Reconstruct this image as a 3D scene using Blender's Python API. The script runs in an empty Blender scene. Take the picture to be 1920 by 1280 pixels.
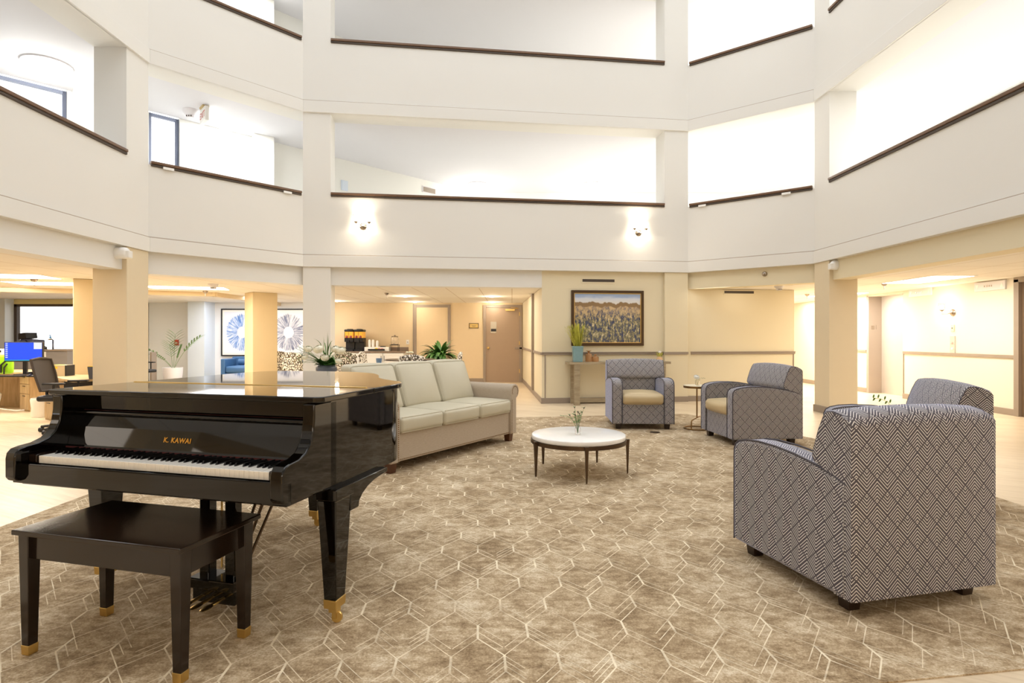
import bpy, bmesh, math, random
from mathutils import Vector, Matrix, Euler
random.seed(7)
C = bpy.context.scene.collection
SC = bpy.context.scene

# ---------------------------------------------------------------- camera, world, light, exposure
CAMH = 1.22
F = 1080.0
HOR = 631.0
cam = bpy.data.cameras.new('camera'); camo = bpy.data.objects.new('camera', cam); C.objects.link(camo)
camo.location = (0, 0, CAMH); camo.rotation_euler = (math.radians(90), 0, 0)
cam.sensor_width = 36; cam.lens = 36 * F / 1920; cam.shift_y = -(640 - HOR) / 1920
cam.clip_start = 0.05; cam.clip_end = 200
SC.camera = camo
SC.view_settings.view_transform = 'Standard'; SC.view_settings.look = 'None'
SC.view_settings.gamma = 1.0; SC.view_settings.use_curve_mapping = False
SC.view_settings.exposure = 0.0
W = bpy.data.worlds.new('World'); SC.world = W; W.use_nodes = True
W.node_tree.nodes['Background'].inputs[0].default_value = (0.95, 0.97, 1.0, 1)
W.node_tree.nodes['Background'].inputs[1].default_value = 2.6

def area(loc, size, power, col=(1, 1, 1), rot=(0, 0, 0), sy=None, spread=180):
    l = bpy.data.lights.new('area_lamp', 'AREA'); l.energy = power; l.color = col
    l.shape = 'RECTANGLE'; l.size = size; l.size_y = sy or size; l.spread = math.radians(spread)
    o = bpy.data.objects.new('area_lamp', l); C.objects.link(o); o.location = loc; o.rotation_euler = rot
    return o
def point(loc, power, col=(1, .8, .55), r=.05):
    l = bpy.data.lights.new('bulb_lamp', 'POINT'); l.energy = power; l.color = col; l.shadow_soft_size = r
    o = bpy.data.objects.new('bulb_lamp', l); C.objects.link(o); o.location = loc
    return o
WARM = (1, .905, .79); SOFT = (1, .96, .89); COOL = (.93, .96, 1)
# upper corridors: lamps without fixtures, added at the ceilings to brighten the walls
for z in (5.092, 7.747):
    area((-6.4, 4.5, z), 1.2, 25, COOL, sy=3)
    area((-5.0, 10.4, z), .8, 45, COOL, sy=.8)
    area((1.5, 13.4, z), 5, 42, SOFT, sy=1.5)
    area((5.3, 12.4, z), 1.6, 180, (1, .97, .92), sy=1.6)
    area((6.5, 6.5, z), 1.2, 115, (1, .97, .92), sy=5)
# ground floor: warm ceiling lamps of the corridors, alcove, lounge and reception, plus added fill
area((-1.4, 12.3, 2.122), 3.2, 62, WARM, sy=2.6)
area((-6.3, 13.9, 2.122), 3.0, 85, COOL, sy=2.0)
area((-9.9, 9.6, 2.122), 2.6, 55, WARM, sy=2.2)
area((0.2, -2.6, 2.122), 6, 110, WARM, sy=1.6)  # unseen fill added behind the camera to brighten the near carpet
area((-6.6, 1.6, 2.122), 1.8, 55, WARM, sy=3.5)  # unseen fill added left of the camera
area((6.5, 1.2, 2.122), 1.6, 45, WARM, sy=3)  # unseen fill added right of the camera
area((-6.6, 6.2, 2.122), 1.8, 38, WARM, sy=4)
area((-5.9, 10.2, 2.122), 1.2, 26, WARM, sy=1.2)
area((6.5, 9.4, 2.122), 1.4, 32, (1, .93, .82), sy=4.5)
area((6.3, 5.0, 2.122), 1.4, 18, (1, .93, .82), sy=3)
area((6.8, 14.2, 2.122), 1.6, 70, (1, .96, .9), sy=2.2)
area((4.0, 10.6, 2.122), 1.2, 4, WARM, sy=.4)

# ---------------------------------------------------------------- helpers
def s2l(c):
    return tuple((x / 12.92 if x <= .04045 else ((x + .055) / 1.055) ** 2.4) for x in c)
def hexc(h):
    h = h.lstrip('#'); return s2l(tuple(int(h[i:i + 2], 16) / 255 for i in (0, 2, 4))) + (1,)
class NT:
    def __init__(s, name):
        s.m = bpy.data.materials.new(name); s.m.use_nodes = True; s.t = s.m.node_tree
        s.b = s.t.nodes['Principled BSDF']
    def n(s, typ, **k):
        x = s.t.nodes.new(typ)
        for a, v in k.items(): setattr(x, a, v)
        return x
    def link(s, a, b): s.t.links.new(a, b)
    def m_(s, op, a, b=0.0, c=0.0):
        x = s.n('ShaderNodeMath', operation=op)
        for i, v in enumerate((a, b, c)):
            if isinstance(v, (int, float)): x.inputs[i].default_value = v
            else: s.link(v, x.inputs[i])
        return x.outputs[0]
    def mix(s, f, a, b):
        x = s.n('ShaderNodeMix', data_type='RGBA')
        for i, v in ((0, f), (6, a), (7, b)):
            if isinstance(v, (int, float, tuple)): x.inputs[i].default_value = v
            else: s.link(v, x.inputs[i])
        return x.outputs[2]
    def noise(s, vec, scale, detail=2, rough=.5):
        x = s.n('ShaderNodeTexNoise'); x.inputs['Scale'].default_value = scale
        x.inputs['Detail'].default_value = detail; x.inputs['Roughness'].default_value = rough
        if vec is not None: s.link(vec, x.inputs['Vector'])
        return x.outputs[0]
    def ramp(s, f, stops, interp='LINEAR'):
        x = s.n('ShaderNodeValToRGB'); r = x.color_ramp; r.interpolation = interp
        while len(r.elements) > 1: r.elements.remove(r.elements[-1])
        for i, (p, c) in enumerate(stops):
            e = r.elements[0] if i == 0 else r.elements.new(p)
            e.position = p; e.color = c
        s.link(f, x.inputs[0]); return x.outputs[0]
    def scale(s, vec, v):
        x = s.n('ShaderNodeVectorMath', operation='MULTIPLY'); s.link(vec, x.inputs[0]); x.inputs[1].default_value = v
        return x.outputs[0]
    def obj(s): return s.n('ShaderNodeTexCoord').outputs['Object']
    def gen(s): return s.n('ShaderNodeTexCoord').outputs['Generated']
    def uv(s): return s.n('ShaderNodeTexCoord').outputs['UV']
    def pos(s): return s.n('ShaderNodeNewGeometry').outputs['Position']
    def bump(s, h, strength=.2, dist=.01):
        x = s.n('ShaderNodeBump'); x.inputs['Strength'].default_value = strength; x.inputs['Distance'].default_value = dist
        s.link(h, x.inputs['Height']); s.link(x.outputs[0], s.b.inputs['Normal'])
    def col(s, c):
        if isinstance(c, tuple): s.b.inputs['Base Color'].default_value = c
        else: s.link(c, s.b.inputs['Base Color'])

def plain(name, h, rough=.6, metal=0, noise=0, nscale=8, coat=0, emit=0, emcol=None, trans=0, alpha=1, bump=0, spec=None, sheen=0):
    k = NT(name); c = hexc(h)
    if noise:
        n = k.noise(k.obj(), nscale, 4)
        d = tuple(max(0, x * (1 - noise)) for x in c[:3]) + (1,); l = tuple(min(1, x * (1 + noise)) for x in c[:3]) + (1,)
        k.col(k.mix(n, d, l))
    else: k.col(c)
    if bump: k.bump(k.noise(k.obj(), bump, 3), .15, .002)
    i = k.b.inputs
    i['Roughness'].default_value = rough; i['Metallic'].default_value = metal
    i['Coat Weight'].default_value = coat; i['Coat Roughness'].default_value = .02
    i['Transmission Weight'].default_value = trans; i['Alpha'].default_value = alpha
    if spec is not None: i['Specular IOR Level'].default_value = spec
    if sheen: i['Sheen Weight'].default_value = sheen
    if emit:
        i['Emission Color'].default_value = hexc(emcol or h); i['Emission Strength'].default_value = emit
    return k.m

M = {}
M['paint'] = plain('wall_paint_cream', '#E8E6E1', .75, noise=.015, nscale=1.2)
M['paint_warm'] = plain('wall_paint_beige', '#E6DABC', .75, noise=.02, nscale=1.2)
M['paint_alcove'] = plain('alcove_paint', '#E3CEAA', .75, noise=.02)
M['paint_col_lit'] = plain('ground_column_paint_lit', '#E2D3B6', .72, noise=.015)  # warm lamp light on the ground columns, put into their colour
M['shadow_line'] = plain('painted_shadow_line', '#B3A595', .7)  # colour of the shadow line painted along the band tops
M['paint_tan_lit'] = plain('tan_column_paint_lit', '#E2CDA4', .7, noise=.02)  # tan tint carries the warm lamp light on the left corridor columns
M['paint_up'] = plain('corridor_paint', '#F1F0EA', .8)
M['ceil_up'] = plain('upper_ceiling', '#E4E3E7', .85, noise=.02, nscale=.7)
M['taupe'] = plain('taupe_trim', '#9A8C7E', .5, noise=.04)
M['taupe_door'] = plain('taupe_door', '#A8927C', .45, noise=.03)
M['white'] = plain('white_paint', '#F3F2EE', .5)
M['white_gloss'] = plain('white_plastic', '#F4F3F0', .3)
M['bluewhite'] = plain('pale_blue_paint', '#DCE6F2', .6)
M['rail'] = plain('brown_rail', '#6E523C', .35, noise=.15, nscale=20)
M['dark'] = plain('dark_slot', '#4A3F36', .6)
M['black'] = plain('black_plastic', '#17161A', .4)
M['steel'] = plain('brushed_steel', '#C9C2BC', .38, metal=.35, noise=.03)
M['brass'] = plain('brass', '#DDBD76', .28, metal=1, noise=.05)
M['bronze'] = plain('bronze_metal', '#5B4A3A', .35, metal=.85, noise=.1, nscale=30)
M['gold_dark'] = plain('antique_gold', '#8C6C43', .3, metal=.9)
M['nickel'] = plain('nickel', '#A59A8E', .25, metal=1)
M['lacquer'] = plain('black_lacquer', '#080503', .035, spec=.5)
M['lacquer2'] = plain('brown_black_wood', '#1E120A', .14, spec=.5, noise=.3, nscale=30)
M['ivory'] = plain('ivory_key', '#F5F1E8', .15)
M['ebony'] = plain('ebony_key', '#0C0A0A', .15)
M['felt'] = plain('red_felt', '#4A1210', .9)
M['goldtext'] = plain('gold_lettering', '#D39A3C', .35, metal=.7)
M['marble'] = NT('white_marble')
_k = M['marble']; _n = _k.noise(_k.obj(), 5, 6, .6); _k.col(_k.ramp(_n, [(0, hexc('#F1EDE6')), (.5, hexc('#FEFDFB')), (1, hexc('#F8F6F1'))])); _k.b.inputs['Roughness'].default_value = .18; M['marble'] = _k.m
M['leather_beige'] = plain('beige_vinyl', '#C9B48C', .42, noise=.05, nscale=6, bump=120)
M['cushion'] = plain('pale_sage_vinyl', '#C6BFA9', .45, noise=.04, nscale=5, bump=90)
M['leg_dark'] = plain('dark_wood_leg', '#2C1D14', .35, noise=.2, nscale=25)
M['leg_brown'] = plain('brown_wood_leg', '#5A3620', .35, noise=.2, nscale=25)
M['nail'] = plain('nailhead_bronze', '#7A5F3C', .3, metal=1)
M['piping'] = plain('dark_piping', '#4A464E', .7)
M['green'] = plain('leaf_green', '#4E7A2E', .5, noise=.35, nscale=40)
M['green_dark'] = plain('dark_leaf', '#3E6A2B', .4, noise=.4, nscale=40)
M['green_soft'] = plain('palm_leaf', '#6E8F55', .5, noise=.3, nscale=40)
M['green_yellow'] = plain('yellow_grass', '#CDCB55', .6, noise=.25, nscale=60)
M['lime'] = plain('lime_green', '#9BDB1E', .5, noise=.1)
M['petal'] = plain('cream_petal', '#FBF8E4', .5, noise=.02, nscale=60)
M['petal_w'] = plain('white_petal', '#FAF8F0', .6)
M['berry'] = plain('dark_berry', '#5A3A38', .6)
M['bluepot'] = plain('blue_ceramic', '#7FA0A6', .3, noise=.12, nscale=25)
M['darkvase'] = plain('slate_vase', '#59606F', .22, noise=.3, nscale=12)
M['potwhite'] = plain('white_pot', '#E6E3E6', .5)
M['terracotta'] = plain('amber_glass', '#DDA873', .12, noise=.1, nscale=20, trans=.55)
M['glass'] = NT('clear_glass')
_k = M['glass']; _k.b.inputs['Roughness'].default_value = .02; _k.b.inputs['Transmission Weight'].default_value = 1; _k.b.inputs['IOR'].default_value = 1.3; _k.col((1, 1, 1, 1)); M['glass'] = _k.m
M['pane'] = NT('window_pane')
_k = M['pane']; _k.b.inputs['Roughness'].default_value = .0; _k.b.inputs['Transmission Weight'].default_value = 1; _k.b.inputs['IOR'].default_value = 1.02; _k.col((1, 1, 1, 1)); M['pane'] = _k.m
M['bluevelvet'] = plain('blue_leather', '#3D6694', .4, noise=.06, bump=60)
M['screen'] = plain('monitor_screen', '#1E4BFF', .3, emit=1.6, emcol='#2A5CFF')
M['lamp'] = plain('lamp_glow', '#FFF6E6', .5, emit=9, emcol='#FFE9C8')
M['lampw'] = plain('lamp_glow_white', '#FFFFFF', .5, emit=6, emcol='#FFFBF2')
M['paper'] = plain('paper', '#F6F4EE', .7)
M['purple'] = plain('muted_purple', '#7D6F9A', .6)
M['yellow'] = plain('yellow_paper', '#F0D23A', .6)
M['red'] = plain('red_plastic', '#C03524', .4)
M['juice'] = plain('amber_panel', '#E9A93B', .3, emit=.25, emcol='#E9A93B')
M['juice_red'] = plain('dark_red_panel', '#8C2F22', .3)
M['mirror'] = plain('sign_glass', '#C9C4B8', .1, metal=.4)
M['pink'] = plain('pink_sachets', '#E9A7A0', .6)
M['curtain'] = plain('sheer_curtain', '#F4F0E4', .8, trans=.0)

def mat_tiles():
    k = NT('ceiling_tiles'); b = k.n('ShaderNodeTexBrick'); b.offset = 0
    k.link(k.pos(), b.inputs['Vector']); b.inputs['Scale'].default_value = 1
    b.inputs['Brick Width'].default_value = .62; b.inputs['Row Height'].default_value = 1.24
    b.inputs['Mortar Size'].default_value = .008; b.inputs['Mortar Smooth'].default_value = .1
    b.inputs['Color1'].default_value = hexc('#F1EBE0'); b.inputs['Color2'].default_value = hexc('#EEE7DB'); b.inputs['Mortar'].default_value = hexc('#CDBEA8')
    k.col(b.outputs[0]); k.b.inputs['Roughness'].default_value = .85
    return k.m
M['tiles'] = mat_tiles()
def mat_planks():
    k = NT('light_wood_planks'); r = k.n('ShaderNodeMapping'); r.inputs['Rotation'].default_value = (0, 0, math.radians(28))
    k.link(k.pos(), r.inputs['Vector']); v = r.outputs[0]
    b = k.n('ShaderNodeTexBrick'); b.offset = .37; k.link(v, b.inputs['Vector']); b.inputs['Scale'].default_value = 1
    b.inputs['Brick Width'].default_value = 1.25; b.inputs['Row Height'].default_value = .19; b.inputs['Mortar Size'].default_value = .0012
    b.inputs['Color1'].default_value = hexc('#E3D0B2'); b.inputs['Color2'].default_value = hexc('#CDB694'); b.inputs['Mortar'].default_value = hexc('#B79F7E')
    g = k.noise(k.scale(v, (1.6, 22, 1)), 1.5, 5, .6)
    g2 = k.ramp(g, [(.3, hexc('#C9B596')), (.62, hexc('#F3E4CB'))])
    k.col(k.mix(.5, b.outputs[0], g2)); k.b.inputs['Roughness'].default_value = .34; k.bump(g, .05, .002)
    return k.m
M['planks'] = mat_planks()
def mat_carpet(line):
    k = NT('carpet_line' if line else 'carpet_mottled'); p = k.pos()
    a = k.noise(p, 2.6, 6, .68); b = k.noise(k.scale(p, (1, 1.6, 1)), 13, 6, .78); c = k.noise(p, 120, 3, .75)
    f = k.m_('ADD', k.m_('MULTIPLY', a, .40), k.m_('ADD', k.m_('MULTIPLY', b, .45), k.m_('MULTIPLY', c, .28)))
    base = k.ramp(f, [(.44, hexc('#7C674D')), (.53, hexc('#A48E70')), (.60, hexc('#C4AF90')), (.69, hexc('#E7DAC2'))])
    if line:
        g = k.ramp(k.noise(p, 7, 3, .6), [(.38, (.35, .35, .35, 1)), (.6, (1, 1, 1, 1))])
        base = k.mix(g, base, hexc('#F7EACF'))
    k.col(base); k.b.inputs['Roughness'].default_value = .95; k.b.inputs['Specular IOR Level'].default_value = .15
    k.bump(c, .5, .004)
    return k.m
M['carpet'] = mat_carpet(False); M['carpet_line'] = mat_carpet(True)
def mat_chevron():
    k = NT('chevron_fabric'); u = k.uv(); s = k.n('ShaderNodeSeparateXYZ'); k.link(u, s.inputs[0]); X, Y = s.outputs[0], s.outputs[1]
    P = .108
    a = k.m_('DIVIDE', k.m_('ADD', X, Y), P); b = k.m_('DIVIDE', k.m_('SUBTRACT', Y, X), P)
    fa = k.m_('FRACT', a); fb = k.m_('FRACT', b)
    par = k.m_('FRACT', k.m_('MULTIPLY', k.m_('ADD', k.m_('FLOOR', a), k.m_('FLOOR', b)), .5))
    par = k.m_('GREATER_THAN', k.m_('ABSOLUTE', par), .25)
    mx = k.m_('MAXIMUM', fa, fb); mn = k.m_('MAXIMUM', k.m_('SUBTRACT', 1, fa), k.m_('SUBTRACT', 1, fb))
    sel = k.m_('ADD', k.m_('MULTIPLY', par, mx), k.m_('MULTIPLY', k.m_('SUBTRACT', 1, par), mn))
    st = k.m_('ABSOLUTE', k.m_('SUBTRACT', k.m_('FRACT', k.m_('ADD', k.m_('MULTIPLY', sel, 7.0), .12)), .5))
    line = k.m_('MINIMUM', 1.0, k.m_('MAXIMUM', k.m_('MULTIPLY', k.m_('SUBTRACT', .20, st), 14), 0.0))
    line = k.m_('MULTIPLY', line, k.m_('GREATER_THAN', sel, .17))
    ed = k.m_('MINIMUM', k.m_('MINIMUM', fa, k.m_('SUBTRACT', 1, fa)), k.m_('MINIMUM', fb, k.m_('SUBTRACT', 1, fb)))
    line = k.m_('MULTIPLY', line, k.m_('GREATER_THAN', ed, .035))
    ga = k.m_('ABSOLUTE', k.m_('SUBTRACT', k.m_('SUBTRACT', 1, par), fa)); gb = k.m_('ABSOLUTE', k.m_('SUBTRACT', k.m_('SUBTRACT', 1, par), fb))
    da = k.m_('SUBTRACT', ga, .085); db = k.m_('SUBTRACT', gb, .085)
    dot = k.m_('LESS_THAN', k.m_('ADD', k.m_('MULTIPLY', da, da), k.m_('MULTIPLY', db, db)), .0022)
    line = k.m_('MAXIMUM', line, dot)
    wob = k.noise(u, 260, 1)
    dark = k.mix(wob, hexc('#413B41'), hexc('#565056')); lite = k.mix(wob, hexc('#D1CDCB'), hexc('#ECE9E6'))
    k.col(k.mix(line, dark, lite)); k.b.inputs['Roughness'].default_value = .75
    k.b.inputs['Sheen Weight'].default_value = .8; k.b.inputs['Sheen Roughness'].default_value = .35
    k.b.inputs['Sheen Tint'].default_value = hexc('#C4D0FF')
    k.bump(line, .25, .002)
    return k.m
M['chevron'] = mat_chevron()
def mat_linen():
    k = NT('linen_fabric'); u = k.uv(); n = k.noise(k.scale(u, (8, 60, 1)), 3, 5, .65); n2 = k.noise(k.scale(u, (90, 20, 1)), 4, 2)
    k.col(k.mix(k.m_('ADD', k.m_('MULTIPLY', n, .8), k.m_('MULTIPLY', n2, .2)), hexc('#9D8C78'), hexc('#CDBFAC')))
    k.b.inputs['Roughness'].default_value = .85; k.bump(n, .2, .003); return k.m
M['linen'] = mat_linen()
def mat_wood(name, a, b, rot=0, sc=(2, 22, 22)):
    k = NT(name); n = k.noise(k.scale(k.obj(), sc), 1.6, 4, .55)
    k.col(k.ramp(n, [(.3, hexc(a)), (.7, hexc(b))])); k.b.inputs['Roughness'].default_value = .45; return k.m
M['oak'] = mat_wood('oak_laminate', '#B0946C', '#D2B88F', sc=(14, 14, 2))
M['oak_top'] = mat_wood('oak_top', '#B99C72', '#DBC297')
M['console'] = mat_wood('driftwood', '#8F7F66', '#B3A488', sc=(2, 20, 20))
def mat_floral():
    k = NT('floral_fabric'); v = k.n('ShaderNodeTexVoronoi'); v.inputs['Scale'].default_value = 17; k.link(k.obj(), v.inputs['Vector'])
    n = k.noise(k.obj(), 22, 3, .8)
    f = k.m_('ADD', k.m_('MULTIPLY', v.outputs['Distance'], .8), k.m_('MULTIPLY', n, .5))
    k.col(k.ramp(f, [(.0, hexc('#C9C2B0')), (.40, hexc('#F4F1EC')), (.56, hexc('#3A302A')), (.70, hexc('#8A7C60')), (.78, hexc('#EFEBE2'))], 'CONSTANT'))
    k.b.inputs['Roughness'].default_value = .8; return k.m
M['floral'] = mat_floral()
def mat_landscape():
    k = NT('landscape_painting'); u = k.uv(); s = k.n('ShaderNodeSeparateXYZ'); k.link(u, s.inputs[0]); X, Y = s.outputs[0], s.outputs[1]
    wob = k.noise(k.scale(u, (7, .5, 1)), 1.2, 3, .5)
    yy = k.m_('ADD', Y, k.m_('MULTIPLY', k.m_('SUBTRACT', wob, .5), .24))
    sky = k.ramp(k.m_('ADD', Y, k.m_('MULTIPLY', k.noise(k.scale(u, (2, 5, 1)), 2, 3), .12)), [(.80, hexc('#E9DFD0')), (.95, hexc('#D5DBE6')), (1.0, hexc('#9FB3D6'))])
    st = k.noise(k.scale(u, (30, 9, 1)), 1, 8, .8)
    field = k.ramp(st, [(.38, hexc('#2A2638')), (.44, hexc('#42527C')), (.485, hexc('#5E5A50')), (.525, hexc('#8E8A62')), (.57, hexc('#CDBE98')), (.62, hexc('#EADFC6'))])
    up = k.ramp(k.m_('ADD', Y, k.m_('MULTIPLY', k.m_('SUBTRACT', st, .5), 1.6)), [(.45, (0, 0, 0, 1)), (.80, (1, 1, 1, 1))])
    field2 = k.mix(up, field, hexc('#D2B48A'))
    treeline = k.ramp(yy, [(.72, (0, 0, 0, 1)), (.735, (1, 1, 1, 1)), (.80, (1, 1, 1, 1)), (.82, (0, 0, 0, 1))])
    skym = k.ramp(yy, [(.74, (0, 0, 0, 1)), (.76, (1, 1, 1, 1))])
    c = k.mix(skym, field2, sky); c = k.mix(treeline, c, hexc('#8F7350'))
    k.col(c); k.b.inputs['Roughness'].default_value = .25; k.b.inputs['Coat Weight'].default_value = .3; return k.m
M['landscape'] = mat_landscape()
def mat_burst(solid, name):
    k = NT(name); u = k.uv(); s = k.n('ShaderNodeSeparateXYZ'); k.link(u, s.inputs[0])
    X = k.m_('SUBTRACT', s.outputs[0], .5); Y = k.m_('SUBTRACT', s.outputs[1], .5)
    r = k.m_('SQRT', k.m_('ADD', k.m_('MULTIPLY', X, X), k.m_('MULTIPLY', Y, Y))); an = k.m_('ARCTAN2', Y, X)
    cv = k.n('ShaderNodeCombineXYZ'); k.link(k.m_('MULTIPLY', an, 13), cv.inputs[0]); k.link(k.m_('MULTIPLY', r, 3), cv.inputs[1])
    n = k.noise(cv.outputs[0], 1.4, 4, .7)
    cv2 = k.n('ShaderNodeCombineXYZ'); k.link(an, cv2.inputs[0])
    n2 = k.noise(cv2.outputs[0], 1.3, 1)
    ray = k.ramp(k.m_('ADD', k.m_('MULTIPLY', n, .8), k.m_('MULTIPLY', n2, .3)), [(.42, hexc('#3C4460' if solid else '#2F5AA8')), (.52, hexc('#85889A' if solid else '#6E97D4')), (.62, hexc('#E4E0DE' if solid else '#E3E9F6'))])
    edge = k.m_('ADD', r, k.m_('MULTIPLY', k.m_('SUBTRACT', n, .5), .22))
    out = k.ramp(edge, [(.42, (0, 0, 0, 1)), (.44, (1, 1, 1, 1))])
    inn = k.ramp(r, [(.135, (1, 1, 1, 1)), (.142, (0, 0, 0, 1))])
    c = k.mix(out, ray, hexc('#E9E6E6' if solid else '#E6EBF7')); c = k.mix(inn, c, hexc('#EFEAE4')); k.col(c)
    k.b.inputs['Roughness'].default_value = .4; return k.m
M['burst_blue'] = mat_burst(False, 'blue_burst_print'); M['burst_grey'] = mat_burst(True, 'grey_burst_print')
def mat_desktop():
    k = NT('desktop_screen'); u = k.uv(); s = k.n('ShaderNodeSeparateXYZ'); k.link(u, s.inputs[0]); X, Y = s.outputs[0], s.outputs[1]
    def rect(x0, x1, y0, y1):
        return k.m_('MULTIPLY', k.m_('MULTIPLY', k.m_('GREATER_THAN', X, x0), k.m_('LESS_THAN', X, x1)), k.m_('MULTIPLY', k.m_('GREATER_THAN', Y, y0), k.m_('LESS_THAN', Y, y1)))
    c = k.mix(rect(.78, 1, .64, 1), hexc('#2458FF'), hexc('#F3F5FA'))
    ic = k.m_('MULTIPLY', rect(.02, .08, .15, .98), k.m_('GREATER_THAN', k.m_('FRACT', k.m_('MULTIPLY', Y, 9)), .45)); c = k.mix(ic, c, hexc('#D6DEEE'))
    c = k.mix(rect(0, 1, 0, .05), c, hexc('#2FA7C4'))
    k.col((0, 0, 0, 1)); k.link(c, k.b.inputs['Emission Color']); k.b.inputs['Emission Strength'].default_value = 1.0; return k.m
M['desktop'] = mat_desktop()

class MB:
    """collects shapes, builds one mesh object"""
    def __init__(s): s.v = []; s.f = []; s.mi = []; s.uvs = {}
    def add(s, vs, fs, mi=0, M_=None):
        o = len(s.v)
        for p in vs: s.v.append(tuple(M_ @ Vector(p)) if M_ else tuple(p))
        for f in fs: s.f.append(tuple(i + o for i in f)); s.mi.append(mi)
        return s
    def box(s, x0, x1, y0, y1, z0, z1, mi=0, M_=None):
        vs = [(x, y, z) for z in (z0, z1) for y in (y0, y1) for x in (x0, x1)]
        return s.add(vs, [(0, 2, 3, 1), (4, 5, 7, 6), (0, 1, 5, 4), (2, 6, 7, 3), (0, 4, 6, 2), (1, 3, 7, 5)], mi, M_)
    def prism(s, poly, z0, z1, mi=0, M_=None):
        """poly counter-clockwise in xy, extruded in z"""
        n = len(poly); a = sum(poly[i][0] * poly[(i + 1) % n][1] - poly[(i + 1) % n][0] * poly[i][1] for i in range(n))
        if a < 0: poly = poly[::-1]
        vs = [(x, y, z0) for x, y in poly] + [(x, y, z1) for x, y in poly]
        fs = [tuple(range(n - 1, -1, -1)), tuple(range(n, 2 * n))] + [(i, (i + 1) % n, n + (i + 1) % n, n + i) for i in range(n)]
        return s.add(vs, fs, mi, M_)
    def prism_x(s, poly, x0, x1, mi=0):
        """poly in (y,z), extruded along x"""
        m = Matrix(((0, 0, 1, 0), (1, 0, 0, 0), (0, 1, 0, 0), (0, 0, 0, 1)))
        return s.prism(poly, x0, x1, mi, m)
    def prism_y(s, poly, y0, y1, mi=0):
        """poly in (z,x) -> extruded along y"""
        m = Matrix(((0, 1, 0, 0), (0, 0, 1, 0), (1, 0, 0, 0), (0, 0, 0, 1)))
        return s.prism(poly, y0, y1, mi, m)
    def tube(s, pts, r, n=8, mi=0, closed=False, cap=True):
        pts = [Vector(p) for p in pts]; N = len(pts); rs = r if isinstance(r, (list, tuple)) else [r] * N
        o = len(s.v); up = Vector((0, 0, 1)); prev = None
        for i, p in enumerate(pts):
            if closed: t = pts[(i + 1) % N] - pts[i - 1]
            else: t = pts[min(i + 1, N - 1)] - pts[max(i - 1, 0)]
            t = t.normalized() if t.length > 1e-9 else Vector((0, 0, 1))
            if prev is None: a = t.cross(up) if abs(t.dot(up)) < .95 else t.cross(Vector((1, 0, 0)))
            else: a = prev - t * prev.dot(t)
            a.normalize(); prev = a; b = t.cross(a)
            for k in range(n):
                q = 2 * math.pi * k / n; s.v.append(tuple(p + (a * math.cos(q) + b * math.sin(q)) * rs[i]))
        for i in range(N if closed else N - 1):
            j = (i + 1) % N
            for k in range(n):
                l = (k + 1) % n; s.f.append((o + i * n + k, o + i * n + l, o + j * n + l, o + j * n + k)); s.mi.append(mi)
        if cap and not closed:
            s.f.append(tuple(o + k for k in range(n - 1, -1, -1))); s.f.append(tuple(o + (N - 1) * n + k for k in range(n))); s.mi += [mi, mi]
        return s
    def lathe(s, prof, c=(0, 0, 0), n=24, mi=0, M_=None, caps=True):
        o = len(s.v); vs = []
        for r, z in prof:
            for k in range(n):
                q = 2 * math.pi * k / n; vs.append((c[0] + r * math.cos(q), c[1] + r * math.sin(q), c[2] + z))
        fs = []
        for i in range(len(prof) - 1):
            for k in range(n):
                l = (k + 1) % n; fs.append((i * n + k, i * n + l, (i + 1) * n + l, (i + 1) * n + k))
        if caps:
            fs.append(tuple(range(n - 1, -1, -1))); m = (len(prof) - 1) * n; fs.append(tuple(m + k for k in range(n)))
        return s.add(vs, fs, mi, M_)
    def rbox(s, x0, x1, y0, y1, z0, z1, r=.03, bulge=(0, 0, 0), n=8, mi=0, M_=None, fn=None):
        """rounded box with soft bulging faces"""
        cx, cy, cz = (x0 + x1) / 2, (y0 + y1) / 2, (z0 + z1) / 2; hx, hy, hz = (x1 - x0) / 2, (y1 - y0) / 2, (z1 - z0) / 2
        r = min(r, hx, hy, hz); pts = {}; vs = []; fs = []
        def key(p): return tuple(round(a, 6) for a in p)
        def tcoord(i, h):
            e = r / h; m = 3 if n >= 8 else 2 if n > 4 else 1
            if i < m: return -1 + e * i / m
            if i > n - m: return 1 - e * (n - i) / m
            return (-1 + e) + (2 - 2 * e) * (i - m) / (n - 2 * m)
        def vert(u):
            p = Vector((u[0] * hx, u[1] * hy, u[2] * hz))
            q = Vector((max(-hx + r, min(hx - r, p.x)), max(-hy + r, min(hy - r, p.y)), max(-hz + r, min(hz - r, p.z))))
            d = p - q
            if d.length > 1e-9: p = q + d.normalized() * r
            a, b, c = u
            p.x += bulge[0] * a * (1 - b * b) * (1 - c * c); p.y += bulge[1] * b * (1 - a * a) * (1 - c * c); p.z += bulge[2] * c * (1 - a * a) * (1 - b * b)
            p += Vector((cx, cy, cz))
            if fn: p = Vector(fn(p))
            return p
        H = (hx, hy, hz); T = [[tcoord(i, h) for i in range(n + 1)] for h in H]
        for ax in range(3):
            b, c = (ax + 1) % 3, (ax + 2) % 3
            for sg in (-1, 1):
                idx = {}
                for i in range(n + 1):
                    for j in range(n + 1):
                        u = [0, 0, 0]; u[ax] = sg; u[b] = T[b][i]; u[c] = T[c][j]; kk = key(u)
                        if kk not in pts: pts[kk] = len(vs); vs.append(vert(u))
                        idx[i, j] = pts[kk]
                for i in range(n):
                    for j in range(n):
                        q = (idx[i, j], idx[i + 1, j], idx[i + 1, j + 1], idx[i, j + 1])
                        fs.append(q if sg > 0 else q[::-1])
        return s.add(vs, fs, mi, M_)
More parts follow.
